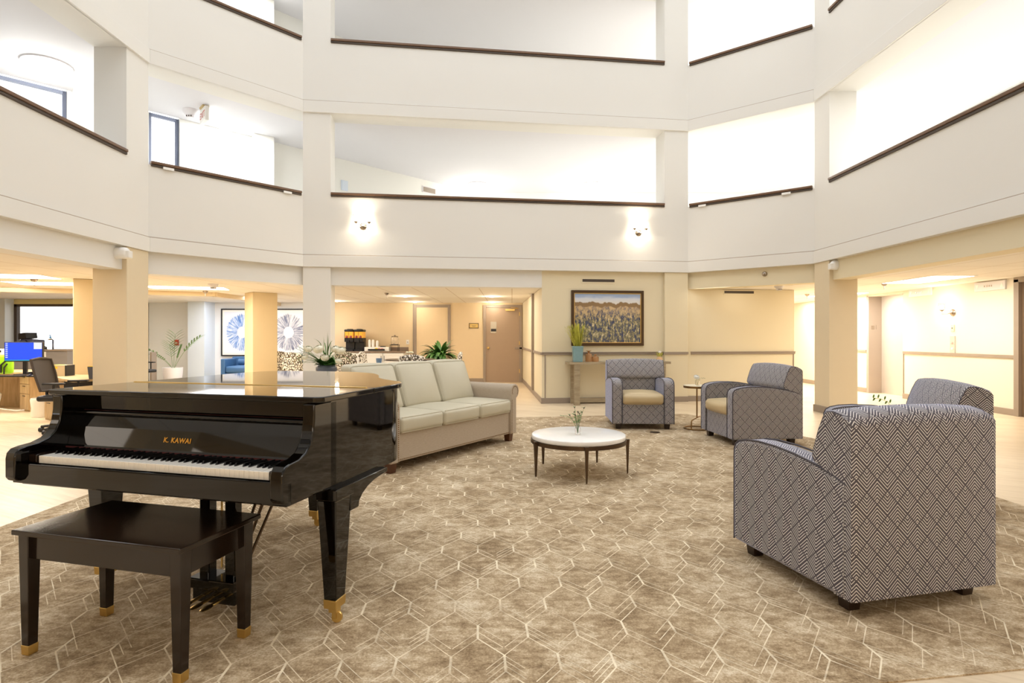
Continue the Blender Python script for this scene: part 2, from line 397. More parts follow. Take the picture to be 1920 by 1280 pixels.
    def leaf(s, base, d, length, width, droop=.3, seg=5, mi=0, up=Vector((0, 0, 1))):
        d = Vector(d).normalized(); side = d.cross(up); side = side.normalized() if side.length > 1e-3 else Vector((1, 0, 0))
        o = len(s.v); p = Vector(base); dd = d.copy()
        for i in range(seg + 1):
            t = i / seg; w = width * math.sin(math.pi * min(1, .08 + t * .92)) ** .8 * .5
            s.v.append(tuple(p - side * w)); s.v.append(tuple(p + Vector((0, 0, -w * .25)))); s.v.append(tuple(p + side * w))
            p = p + dd * length / seg; dd = (dd + Vector((0, 0, -droop / seg))).normalized()
        for i in range(seg):
            a = o + i * 3
            for k in (0, 1): s.f.append((a + k, a + k + 1, a + k + 4, a + k + 3)); s.mi.append(mi)
        return s
    def build(s, name, mats, parent=None, smooth=40, bevel=0, seg=2, box_uv=False, loc=None, rot=None):
        me = bpy.data.meshes.new(name); me.from_pydata(s.v, [], s.f); me.update()
        if not isinstance(mats, (list, tuple)): mats = [mats]
        for m in mats: me.materials.append(m)
        me.polygons.foreach_set('material_index', s.mi)
        uvl = me.uv_layers.new(name='UVMap')
        for p in me.polygons:
            nx, ny, nz = (abs(a) for a in p.normal)
            for li in p.loop_indices:
                v = me.vertices[me.loops[li].vertex_index].co
                if nz > nx and nz > ny * 1.0 and nz > .72: uv = (v.x, v.y)
                elif nx > ny: uv = (v.y, v.z)
                else: uv = (v.x, v.z)
                uvl.data[li].uv = uv
        if smooth:
            for p in me.polygons: p.use_smooth = True
            me.set_sharp_from_angle(angle=math.radians(smooth))
        o = bpy.data.objects.new(name, me); C.objects.link(o)
        if parent: o.parent = parent
        if loc: o.location = loc
        if rot is not None: o.rotation_euler = (0, 0, rot)
        if bevel:
            b = o.modifiers.new('bevel', 'BEVEL'); b.width = bevel; b.segments = seg; b.limit_method = 'ANGLE'; b.angle_limit = math.radians(35)
            b.harden_normals = False
        return o

def tag(o, label=None, cat=None, group=None, kind=None):
    if label: o['label'] = label
    if cat: o['category'] = cat
    if group: o['group'] = group
    if kind: o['kind'] = kind
    return o
def thing(name, label, cat, loc=(0, 0, 0), rz=0, group=None):
    o = bpy.data.objects.new(name, None); C.objects.link(o); o.location = loc; o.rotation_euler = (0, 0, rz); o.empty_display_size = .1
    return tag(o, label, cat, group)
def dup(root, loc, rz=None, label=None, group=None):
    r = root.copy(); C.objects.link(r); r.location = loc
    if rz is not None: r.rotation_euler = (0, 0, rz)
    if label: r['label'] = label
    if group: r['group'] = group
    def rec(a, b):
        for ch in list(a.children):
            c = ch.copy(); C.objects.link(c); c.parent = b; rec(ch, c)
    rec(root, r)
    return r
def struct(o, label=None):
    o['kind'] = 'structure'
    if label: o['label'] = label
    return o
def Wp(px, py, Y):  # a point of the room seen at (px,py) at distance Y
    return Vector(((px - 960) / F * Y, Y, CAMH + (HOR - py) / F * Y))
def Fl(px, py, z=0):
    Y = F * (CAMH - z) / (py - HOR); return Vector(((px - 960) / F * Y, Y, z))
def on_line(px, A, B):  # where the sight line px meets the plan line A-B -> (x, y)
    k = (px - 960) / F; dx, dy = B[0] - A[0], B[1] - A[1]
    t = (k * A[1] - A[0]) / (dx - k * dy); return (A[0] + t * dx, A[1] + t * dy)
def zat(py, Y): return CAMH + (HOR - py) / F * Y
# ---------------------------------------------------------------- the building
OCT = [(-5.14, 8.14), (-3.59, 9.89), (3.31, 10.83), (4.98, 9.48), (5.1, 1.5), (3.6, -.9), (-3.4, -1.5), (-5.02, .4)]
EN = ['left_back', 'back', 'right_back', 'right', 'right_front', 'front', 'left_front', 'left']
CEN = Vector((0, 4.6))
NE = len(OCT)
def enorm(i):
    a, b = Vector(OCT[i]), Vector(OCT[(i + 1) % NE]); d = (b - a).normalized(); n = Vector((d.y, -d.x))
    if n.dot((a + b) / 2 - CEN) < 0: n = -n
    return a, b, d, n
def offv(d):
    out = []
    for i in range(NE):
        _, _, _, n0 = enorm((i - 1) % NE); a, _, _, n1 = enorm(i)
        m = (n0 + n1).normalized(); out.append(a + m * d / m.dot(n1))
    return out
def eseg(i, d0, d1, mb, z0, z1, mi=0):
    A, B = offv(d0), offv(d1); j = (i + 1) % NE
    mb.prism([tuple(A[i]), tuple(A[j]), tuple(B[j]), tuple(B[i])], z0, z1, mi)
def ebox(i, s0, s1, d0, d1, mb, z0, z1, mi=0):
    a, b, d, n = enorm(i)
    if s0 < 0: s0 += (b - a).length
    if s1 <= 0: s1 += (b - a).length
    mb.prism([tuple(a + d * s + n * k) for s, k in ((s0, d0), (s1, d0), (s1, d1), (s0, d1))], z0, z1, mi)
L0, FH = 2.42, 2.655
ZB = [L0 + FH * k for k in range(4)]          # band undersides: 2.42, 5.075, 7.73, 10.385
COLS = {1: [(0, .46), (-.46, 0)], 3: [(0, .43), (-.43, 0)], 7: [(0, .46), (-.47, 0)], 5: [(0, .46), (-.46, 0)]}
for i in range(NE):
    mb = MB()
    for k, zb in enumerate(ZB):
        eseg(i, 0, .25, mb, zb + .20, zb + 1.24)
        eseg(i, .0, .43, mb, zb + .0, zb + .20)
    if i not in (2, 3): eseg(i, .06, .34, mb, 2.115, L0)
    for s0, s1 in COLS.get(i, []):
        for zb in ZB[:-1]: ebox(i, s0, s1, .0, .43, mb, zb + 1.24, zb + FH)
    struct(mb.build('wall_' + EN[i], M['paint'], smooth=0))
    if i in (2, 3): mb = MB(); eseg(i, .06, .34, mb, 2.115, L0); struct(mb.build('wall_header', M['paint_warm'], smooth=0))  # right-hand headers coloured beige for the warm light there
    if i in COLS:
        for s0, s1 in COLS[i]:
            mb = MB(); ebox(i, s0, s1, -.004, .45, mb, 0, L0); struct(mb.build('wall_column', M['paint_col_lit'] if i != 1 else M['paint_warm'] if s0 else M['paint'], smooth=0, bevel=.008))
tn = 0
for i in range(NE):
    mb = MB()
    for zb in ZB: eseg(i, -.032, .01, mb, zb, zb + .20); eseg(i, -.006, .01, mb, zb + .20, zb + .218, 1)  # thin darker strip above each band draws its shadow line
    tn += 1; struct(mb.build('trim_%d' % tn, [M['paint'], M['shadow_line']], smooth=0, bevel=.004))
# brown railing caps in every opening
for i in range(NE):
    L = (Vector(OCT[(i + 1) % NE]) - Vector(OCT[i])).length; c = COLS.get(i)
    s0, s1 = (.46 + .005, L - .46 - .005) if i in (1, 5) else (.44, L - .44) if i == 3 else (.47, L - .48) if i == 7 else (.03, L - .03)
    mb = MB()
    for zb in ZB[:-1]:
        ebox(i, s0, s1, -.035, .06, mb, zb + 1.25, zb + 1.29)
        ebox(i, s0, s1, -.022, .05, mb, zb + 1.215, zb + 1.25, 1)
    tn += 1; struct(mb.build('trim_%d' % tn, [M['rail'], M['dark']], smooth=0, bevel=.008))

# floors and ceilings
OUT_UP = [(-8.2, 7.8), (-1, 15.5), (7.9, 15.5), (7.75, 9.48), (7.75, 1.5), (6, -3.2), (-6, -3.6), (-8.2, .4)]
def ring(name, mat, z, outer, d=.2, th=.03, mats=None):
    mb = MB(); A = offv(d)
    for i in range(NE):
        j = (i + 1) % NE
        mb.prism([tuple(A[i]), tuple(A[j]), outer[j], outer[i]], z, z + th)
    return struct(mb.build(name, mat, smooth=0))
OUT_G = [(-15.5, 9), (-8, 17), (9, 16.6), (9, 9.48), (9, 1.5), (8, -3.6), (-9, -3.9), (-15.5, .4)]
ring('ceiling', M['tiles'], 2.13, OUT_G, th=.04)
ring('ceiling', M['ceil_up'], 5.10, OUT_UP, d=.4)
ring('ceiling', M['ceil_up'], 7.755, OUT_UP, d=.4)
ring('ceiling', M['ceil_up'], 10.41, OUT_UP, d=.4)
for z in (2.60, 5.25, 7.9): ring('floor', M['paint_up'], z, OUT_UP, d=.2, th=.03)  # unseen corridor floors, made pale to bounce light onto the ceilings
mb = MB(); mb.box(-15, 10, -4, 17, -.05, 0); struct(mb.build('floor', M['planks'], smooth=0))
mb = MB(); mb.prism([(-15.5, 9), (-8, 17), (-15.5, 17)], 2.13, 2.17); struct(mb.build('ceiling', M['tiles'], smooth=0))
# skylight frame over the atrium
mb = MB()
for k in range(-5, 6):
    mb.box(k * 1.1 - .04, k * 1.1 + .04, -1.6, 11, 11.72, 11.85)
mb.box(-5.2, 5.2, 3, 3.1, 11.7, 11.87); mb.box(-5.2, 5.2, 7, 7.1, 11.7, 11.87)
struct(mb.build('window_1', M['white'], smooth=0))

# upper outer walls (two storeys) with windows in the long diagonal wall
A2, B2 = (-8.2, 7.8), (-1.0, 15.5)
dv = (Vector(B2) - Vector(A2)); dl = dv.length; dv /= dl; dn = Vector((-dv.y, dv.x))
def sdiag(px): p = Vector(on_line(px, A2, B2)); return (p - Vector(A2)).dot(dv)
wins = [(sdiag(-60), sdiag(126)), (sdiag(279), sdiag(337))]
def dbox(mb, s0, s1, d0, d1, z0, z1, mi=0):
    a = Vector(A2); mb.prism([tuple(a + dv * s + dn * k) for s, k in ((s0, d0), (s1, d0), (s1, d1), (s0, d1))], z0, z1, mi)
wn = 1
mb = MB()
for zf in (2.62, 5.275):
    s = 0
    for a, b in wins:
        a = max(a, 0.02)
        if a > s: dbox(mb, s, a, 0, .2, zf, zf + 2.5)
        dbox(mb, a, b, 0, .2, zf, zf + .75); s = b
    dbox(mb, s, dl, 0, .2, zf, zf + 2.5)
struct(mb.build('wall_upper_left', M['paint_up'], smooth=0))
for zf in (2.62, 5.275):
    for a, b in wins:
        a = max(a, 0.02); wn += 1; mb = MB(); z0, z1 = zf + .75, zf + 2.47
        for (p, q, u, v) in ((a, a + .05, z0, z1), (b - .05, b, z0, z1), (a, b, z0, z0 + .05), (a, b, z1 - .05, z1), ((a + b) / 2 - .03, (a + b) / 2 + .03, z0, z1) if b - a > 1.2 else (b - .05, b, z0, z1), (a, b, z0 + .75, z0 + .79)):
            dbox(mb, p, q, .04, .10, u, v)
        w = struct(mb.build('window_%d' % wn, plain('window_frame_grey', '#8F97AE', .5) if 'window_frame_grey' not in bpy.data.materials else bpy.data.materials['window_frame_grey'], smooth=0))
        g = MB(); dbox(g, a, b, .065, .07, z0, z1); g.build('glass', M['pane'], w, smooth=0)
mb = MB()
mb.box(-1, 7.9, 15.5, 15.7, 2.6, 10.4); struct(mb.build('wall_upper_back', M['paint_up'], smooth=0))
mb = MB(); mb.prism([(7.75, -3), (7.95, -3), (8.1, 15.5), (7.9, 15.5)], 2.6, 10.4); struct(mb.build('wall_upper_right', M['paint_up'], smooth=0))
mb = MB(); mb.box(-8.4, -8.2, .0, 7.8, 2.6, 10.4); mb.box(-8.3, 7.9, -3.8, -3.6, 2.6, 10.4); mb.box(-8.4, -8.2, -3.8, .0, 2.6, 10.4)
struct(mb.build('wall_upper_front', M['paint_up'], smooth=0))
# corridor columns on the upper floors
def upcol(px0, px1, Y0, Y1, w=.45, mat='paint_up'):
    a = Vector(((px0 - 960) / F * Y0, Y0)); b = Vector(((px1 - 960) / F * Y1, Y1)); d = (b - a).normalized(); n = Vector((-d.y, d.x))
    if n.y < 0: n = -n
    m = MB()
    m.prism([tuple(a), tuple(b), tuple(b + n * w), tuple(a + n * w)], 2.6, 5.1); m.prism([tuple(a), tuple(b), tuple(b + n * w), tuple(a + n * w)], 5.25, 7.75)
    struct(m.build('wall_column', M[mat], smooth=0))
upcol(140.5, 182, 8.86, 9.05); upcol(477, 514, 10.98, 11.2)
# white service hatch and grille seen on the second floor
def plate(name, label, cat, P, n, w, h, t, mats, z0=None, group=None, kind=None, extra=None, uv01=False):
    """thin box centred on P, facing n (plan vector)"""
    n = Vector((n[0], n[1])).normalized(); ang = math.atan2(n.x, -n.y)
    m = MB(); m.box(-w / 2, w / 2, -t, 0, -h / 2, h / 2)
    o = m.build(name, mats, loc=P, rot=ang, smooth=0, bevel=min(.004, t * .3))
    tag(o, label, cat, group, kind)
    return o
BD = enorm(1)[2]; BN = -enorm(1)[3]     # along the back wall, and its facing (towards the room)
def onback(px, py, d=.06):
    P0 = Vector(OCT[1]) - BN * d; p = on_line(px, P0, P0 + BD); return Vector((p[0], p[1], zat(py, p[1])))
BANG = math.atan2(BN.x, -BN.y)
def backbox(mb, px0, px1, z0, z1, d0, d1, mi=0):
    a = onback(px0, 631); b = onback(px1, 631); n = Vector((BN.x, BN.y, 0))
    q = [a + n * d0, b + n * d0, b + n * d1, a + n * d1]; mb.prism([(p.x, p.y) for p in q], z0, z1, mi)

# ground floor: solid block right of the alcove
pA = onback(1016, 631); pB = onback(1489, 631)
ALX = .29
mb = MB(); mb.prism([(pA.x, pA.y), (pB.x, pB.y), (pB.x + .12, 16.4), (ALX, 16.4), (ALX, 15.5)], 0, 2.125)
backbox(mb, 1016, 1250, 2.1, L0, -.01, .0015)
struct(mb.build('wall_back_ground', M['paint_warm'], smooth=0))
mb = MB(); mb.box(-9.75, ALX, 15.5, 15.7, 0, 2.13); mb.box(5.4, 9, 16.3, 16.5, 0, 2.13)
struct(mb.build('wall_far', M['paint_alcove'], smooth=0))
# lounge recess pillar & grey-white wall panels
mb = MB(); mb.box(*(lambda a, b: (a, b))((352 - 960) / F * 14.9, (383 - 960) / F * 14.9), 14.9, 15.5, 0, 2.13)
struct(mb.build('wall_pier', M['bluewhite'], smooth=0))
mb = MB(); mb.box(-9.72, (352 - 960) / F * 15.4, 15.42, 15.5, 0, 2.13); mb.box((383 - 960) / F * 15.2, -5.2, 15.44, 15.5, 0, 2.128)
struct(mb.build('wall_lounge', plain('lounge_paint', '#EDEDEE', .7), smooth=0))
# left glazed wall of the lounge and reception windows
wn += 1; mb = MB(); mb.box(-9.85, -9.75, 14.0, 15.5, 0, .1); mb.box(-9.85, -9.75, 14.0, 15.5, 2.05, 2.13); mb.box(-9.85, -9.75, 14.7, 14.76, 0, 2.1); mb.box(-9.85, -9.75, 15.4, 15.5, 0, 2.1)
w = struct(mb.build('window_%d' % wn, M['white'], smooth=0)); g = MB(); g.box(-9.81, -9.80, 14, 15.5, .1, 2.05); g.build('glass', M['pane'], w, smooth=0)
Yw = 14.0
x0 = (26 - 960) / F * Yw; wn += 1
mb = MB(); zt = zat(570, Yw); zbm = zat(574.5, Yw)
mb.box(x0, -9.75, Yw, Yw + .1, zbm, zt, 0); mb.box(x0, x0 + .07, Yw, Yw + .1, .9, zt, 0); mb.box(x0 + 2.6, x0 + 2.65, Yw, Yw + .1, .9, zt, 0)
mb.box(x0, -9.75, Yw, Yw + .1, .85, .9, 0)
w = struct(mb.build('window_%d' % wn, M['dark'], smooth=0)); g = MB(); g.box(x0, -9.75, Yw + .05, Yw + .055, .9, zbm); g.build('glass', M['pane'], w, smooth=0)
mb = MB(); mb.box(x0, -9.75, Yw, Yw + .12, zt, zat(561, Yw)); mb.box(x0, -9.75, Yw, Yw + .12, 0, .85); mb.box(-15, x0 - .25, Yw, Yw + .12, 0, 2.13)
struct(mb.build('wall_reception', plain('pale_yellow_paint', '#EDE0A8', .7), smooth=0))
mb = MB(); mb.box(x0 - .3, x0 + .0, Yw - .25, Yw + .1, 0, 2.13); struct(mb.build('wall_pier', M['bluewhite'], smooth=0))
mb = MB(); mb.box(-15.1, -14.9, -4, 14, 0, 2.13); mb.box(-15, 10, -4.1, -3.9, 0, 2.13); mb.box(8.9, 9.05, -4, 2, 0, 2.13)
struct(mb.build('wall_front_ground', M['paint_alcove'], smooth=0))
# shallow ceiling beam in front of lounge and reception
bp = [(-12.5, 9.9), (-9.4, 10.6), (-7.16, 11.3), (-6.07, 11.8), (-6.0, 13.4), (-6.2, 15.5)]
mb = MB()
for a, b in zip(bp, bp[1:]):
    d = (Vector(b) - Vector(a)).normalized(); n = Vector((-d.y, d.x)) * .09
    mb.prism([tuple(Vector(a) - d * .03), tuple(Vector(b) + d * .03), tuple(Vector(b) + d * .03 + n), tuple(Vector(a) - d * .03 + n)], 2.045, 2.129)
struct(mb.build('trim_beam', M['paint_alcove'], smooth=0))
# turned columns in the left corridors
for (vx, vy, w, rot) in ((-6.86, 9.0, .42, 34), (-5.27, 11.7, .50, 42)):
    a = math.radians(rot); u = Vector((math.cos(a), math.sin(a))); v = Vector((-math.sin(a), math.cos(a))); p = Vector((vx, vy))
    mb = MB(); mb.prism([tuple(p), tuple(p + u * w), tuple(p + u * w + v * w), tuple(p + v * w)], 0, 2.129)
    struct(mb.build('wall_column', M['paint_tan_lit'], smooth=0, bevel=.01))

# right side: elevator wall
XE = 7.75; Ye0 = 11.42; Ye1 = 12.53; Yr = 8.87
mb = MB(); mb.box(XE, XE + .3, Yr, Ye0, 0, 2.13); mb.box(XE, XE + .3, Ye1, 16.4, 0, 2.13); mb.box(XE, XE + .3, Ye0, Ye1, 2.09, 2.13)
mb.box(XE, XE + .3, 2, Yr - .9, 0, 2.13)
struct(mb.build('wall_elevator', plain('elevator_hall_paint', '#E9E0D0', .75), smooth=0))
d1 = MB(); d1.box(8.02, 8.06, Ye0 - .2, Ye1, 0, 2.09); dd = struct(d1.build('door_1', M['steel'], smooth=0)); 
g = MB(); g.box(XE - .012, 8.05, Ye1 - .03, Ye1 + .005, 0, 2.09); g.box(XE - .012, XE + .02, Ye1 + .006, Ye1 + .05, 0, 2.11); g.build('door_jamb', plain('elevator_jamb', '#A89B90', .5), dd, smooth=0, bevel=.004)
g = MB(); g.box(7.80, 7.86, Ye1 - .034, Ye1 - .03, 1.38, 1.46); g.box(7.90, 7.905, Ye1 - .034, Ye1 - .03, 1.38, 1.47); g.build('door_number_plate', M['nickel'], dd, smooth=0)
mb = MB(); mb.box(XE + .02, XE + .1, Yr - .9, Yr, 0, 2.06); dd = struct(mb.build('door_2', plain('brown_door', '#7A6550', .5), smooth=0))
g = MB(); g.box(XE - .03, XE + .03, Yr - .09, Yr, 0, 2.1); g.box(XE - .03, XE + .03, Yr - .95, Yr - .86, 0, 2.1); g.box(XE - .03, XE + .03, Yr - .95, Yr, 2.05, 2.13); g.build('door_frame', M['taupe'], dd, smooth=0, bevel=.005)
# chair rails, corner strips, baseboards
RZ0, RZ1 = .885, .935
mb = MB()
backbox(mb, 1015, 1252, RZ0, RZ1, 0, .025); backbox(mb, 1295, 1490, RZ0, RZ1, 0, .025)
backbox(mb, 1015, 1252, RZ1 - .012, RZ1 + .004, 0, .035); backbox(mb, 1295, 1490, RZ1 - .012, RZ1 + .004, 0, .035)
backbox(mb, 1021, 1023, .1, RZ0, 0, .012); backbox(mb, 1486.5, 1488.5, .1, RZ0, 0, .012)
tn += 1; struct(mb.build('trim_%d' % tn, M['taupe'], smooth=0, bevel=.004))
mb = MB(); a, b, d, n = enorm(1)
ebox(1, -.465, 0, -.02, .0, mb, RZ0, RZ1)
tn += 1; struct(mb.build('trim_%d' % tn, M['taupe'], smooth=0))
def adir(y): return pA.x + (ALX - pA.x) * (y - pA.y) / (15.5 - pA.y)
def albox(mb, y0, y1, z0, z1, t):
    mb.prism([(adir(y0) - t, y0), (adir(y0) + .01, y0), (adir(y1) + .01, y1), (adir(y1) - t, y1)], z0, z1)
mb = MB(); albox(mb, pA.y, 15.5, RZ0, RZ1, .025); albox(mb, 12.1, 12.25, 0.1, 2.12, .05)
mb.box(-.24 + .32, ALX, 15.46, 15.5, RZ0, RZ1)
tn += 1; struct(mb.build('trim_%d' % tn, M['taupe'], smooth=0, bevel=.004))
mb = MB(); mb.box(XE - .025, XE, Yr, Ye0 - .02, RZ0, RZ1); mb.box(XE - .025, XE, Ye1 + .05, 13.0, RZ0, RZ1); mb.box(XE - .012, XE, Ye0 - .035, Ye0 - .012, .1, RZ0)
tn += 1; struct(mb.build('trim_%d' % tn, M['taupe'], smooth=0, bevel=.004))
mb = MB(); backbox(mb, 1015.5, 1252, 0, .10, 0, .016); backbox(mb, 1252, 1489.5, 0, .10, 0, .016); albox(mb, pA.y - .012, 15.5, 0, .10, .016)
struct(mb.build('baseboard_back', M['taupe'], smooth=0, bevel=.003))
mb = MB(); ebox(1, -.475, 0, -.016, .2, mb, 0, .1); ebox(1, 0, .47, -.016, .2, mb, 0, .1)
struct(mb.build('baseboard_columns', M['taupe'], smooth=0, bevel=.003))
mb = MB(); ebox(3, -.012, .445, -.02, .465, mb, 0, .11); ebox(7, -.48, -.0001, -.02, .465, mb, 0, .11)
L3 = (Vector(OCT[4]) - Vector(OCT[3])).length
mb = MB(); a, b, d, n = enorm(3)
mb.prism([tuple(a + d * s + n * k) for s, k in ((-.014, -.02), (.445, -.02), (.445, .465), (-.014, .465))], 0, .11)
struct(mb.build('baseboard_right', M['taupe'], smooth=0, bevel=.004))
mb = MB(); mb.box(XE - .018, XE, Yr, Ye0 - .01, 0, .1); mb.box(XE - .018, XE, Ye1 + .05, 16.3, 0, .1); struct(mb.build('baseboard_elevator', M['taupe'], smooth=0, bevel=.003))

# alcove doors on the far wall
def doorframe(px0, px1, pyt, n, panel, fr, depth=0.0):
    Y = 15.5; x0, x1 = (px0 - 960) / F * Y, (px1 - 960) / F * Y; zt = zat(pyt, Y); fw = .075
    m = MB(); m.box(x0 + fw, x1 - fw, Y - .015, Y + .01, 0, zt - fw); d = struct(m.build('door_%d' % n, panel, smooth=0))
    g = MB(); g.box(x0, x0 + fw, Y - .04, Y, 0, zt); g.box(x1 - fw, x1, Y - .04, Y, 0, zt); g.box(x0 + fw, x1 - fw, Y - .04, Y, zt - fw, zt); g.build('door_frame', fr, d, smooth=0, bevel=.006)
    return d, x0, x1, zt
d3, x0, x1, zt = doorframe(906, 979, 571.5, 3, M['taupe_door'], M['taupe'])
g = MB(); g.lathe([(.03, 0), (.03, .01), (.012, .015), (.012, .04), (.03, .05), (.033, .07), (.02, .085), (.001, .088)], n=14, M_=Matrix.Translation((x0 + .14, 15.485, .92)) @ Matrix.Rotation(math.radians(90), 4, 'X'))
h = g.build('door_handle', M['brass'], d3); 
g = MB(); g.box(x1 - .45, x1 - .2, 15.42, 15.485, zt - .16, zt - .11); g.tube([(x1 - .25, 15.45, zt - .12), (x1 - .12, 15.40, zt - .09), (x1 - .30, 15.38, zt - .075)], .008); g.build('door_closer', M['brass'], d3, smooth=0)
g = MB(); 
for zz in (.25, 1.0, 1.78): g.box(x1 - .082, x1 - .062, 15.45, 15.462, zz, zz + .1)
g.build('door_hinge', M['brass'], d3, smooth=0)
g = MB(); g.box(x0 + .20, x0 + .36, 15.465, 15.486, 1.32, 1.62); g.build('door_window', M['mirror'], d3, smooth=0)
g = MB(); g.box(x0 + .21, x0 + .35, 15.462, 15.468, 1.36, 1.43); g.build('notice', M['black'], d3, smooth=0)
d4, x0, x1, zt = doorframe(776, 845, 571, 4, M['paint_alcove'], M['taupe'])
g = MB(); g.box(x0 - .02, x0, 15.45, 15.5, 0, zt + .02); g.build('door_stop', M['taupe'], d4, smooth=0)
struct(MB().box(-3.0, -.75, 15.478, 15.5, 0, .10).box(-.76 + .02, ALX - .2 - .0, 15.49, 15.5, 0, .10).build('baseboard_far', M['taupe'], smooth=0))

# ---------------------------------------------------------------- carpet with hexagon lines
CP = [(-3.27, 2.9), (-1.9, 1.55), (1.95, 2.12), (3.68, 3.95), (3.60, 6.9), (2.75, 9.07), (-1.6, 8.43), (-3.27, 6.6)]
def inside(p, poly):
    x, y = p; r = False; n = len(poly)
    for i in range(n):
        x1, y1 = poly[i]; x2, y2 = poly[(i + 1) % n]
        if (y1 > y) != (y2 > y) and x < (x2 - x1) * (y - y1) / (y2 - y1) + x1: r = not r
    return r
CS = .006; CZ = .0076
mb = MB(); mb.prism(CP, 0.0005, CS)
rw, rh, vl = .203, .232, .105      # hexagon width, row spacing, upright edge length
ar = math.radians(3.4); ca, sa = math.cos(ar), math.sin(ar)
def cw(x, y): return (x * ca - y * sa, x * sa + y * ca)
def strip(x0, y0, x1, y1, w, dz):
    a, b = cw(x0, y0), cw(x1, y1)
    if not (inside(a, CP) and inside(b, CP)): return
    d = Vector((b[0] - a[0], b[1] - a[1])).normalized(); n = Vector((-d.y, d.x)) * w / 2; z = CS + dz
    mb.add([(a[0] - n.x, a[1] - n.y, z), (b[0] - n.x, b[1] - n.y, z), (b[0] + n.x, b[1] + n.y, z), (a[0] + n.x, a[1] + n.y, z)], [(0, 1, 2, 3)], 1)
rr = random.Random(3)
dy = rh - vl
for j in range(-2, 46):
    for i in range(-24, 26):
        x = i * rw + (j % 2) * rw / 2; y = j * rh
        w = lambda: rr.choice((.0035, .0045, .006))
        strip(x, y, x, y + vl, .0095, .0011)                         # upright edge
        strip(x, y + vl, x + rw / 2, y + rh, w(), .0005); strip(x, y + vl, x - rw / 2, y + rh, w(), .0006)
        for sg in (-1, 1):
            q = rr.random()
            if q < .18: continue
            k = rr.choice((.7, .85, 1.0, 1.0))
            for n_, t in enumerate((.5,) if q < .5 else (.5, .98) if q < .9 else (.35, .66, .98)):
                kk = min(k, .97); strip(x, y + vl * t, x + sg * rw / 2 * kk, y + vl * t - dy * kk, .0036, .0007 + .0001 * n_ + (.00015 if sg > 0 else 0))
o = mb.build('carpet', [M['carpet'], M['carpet_line']], smooth=0)
tag(o, 'large mottled brown area carpet with cream hexagon lines under the piano and seating', 'carpet')
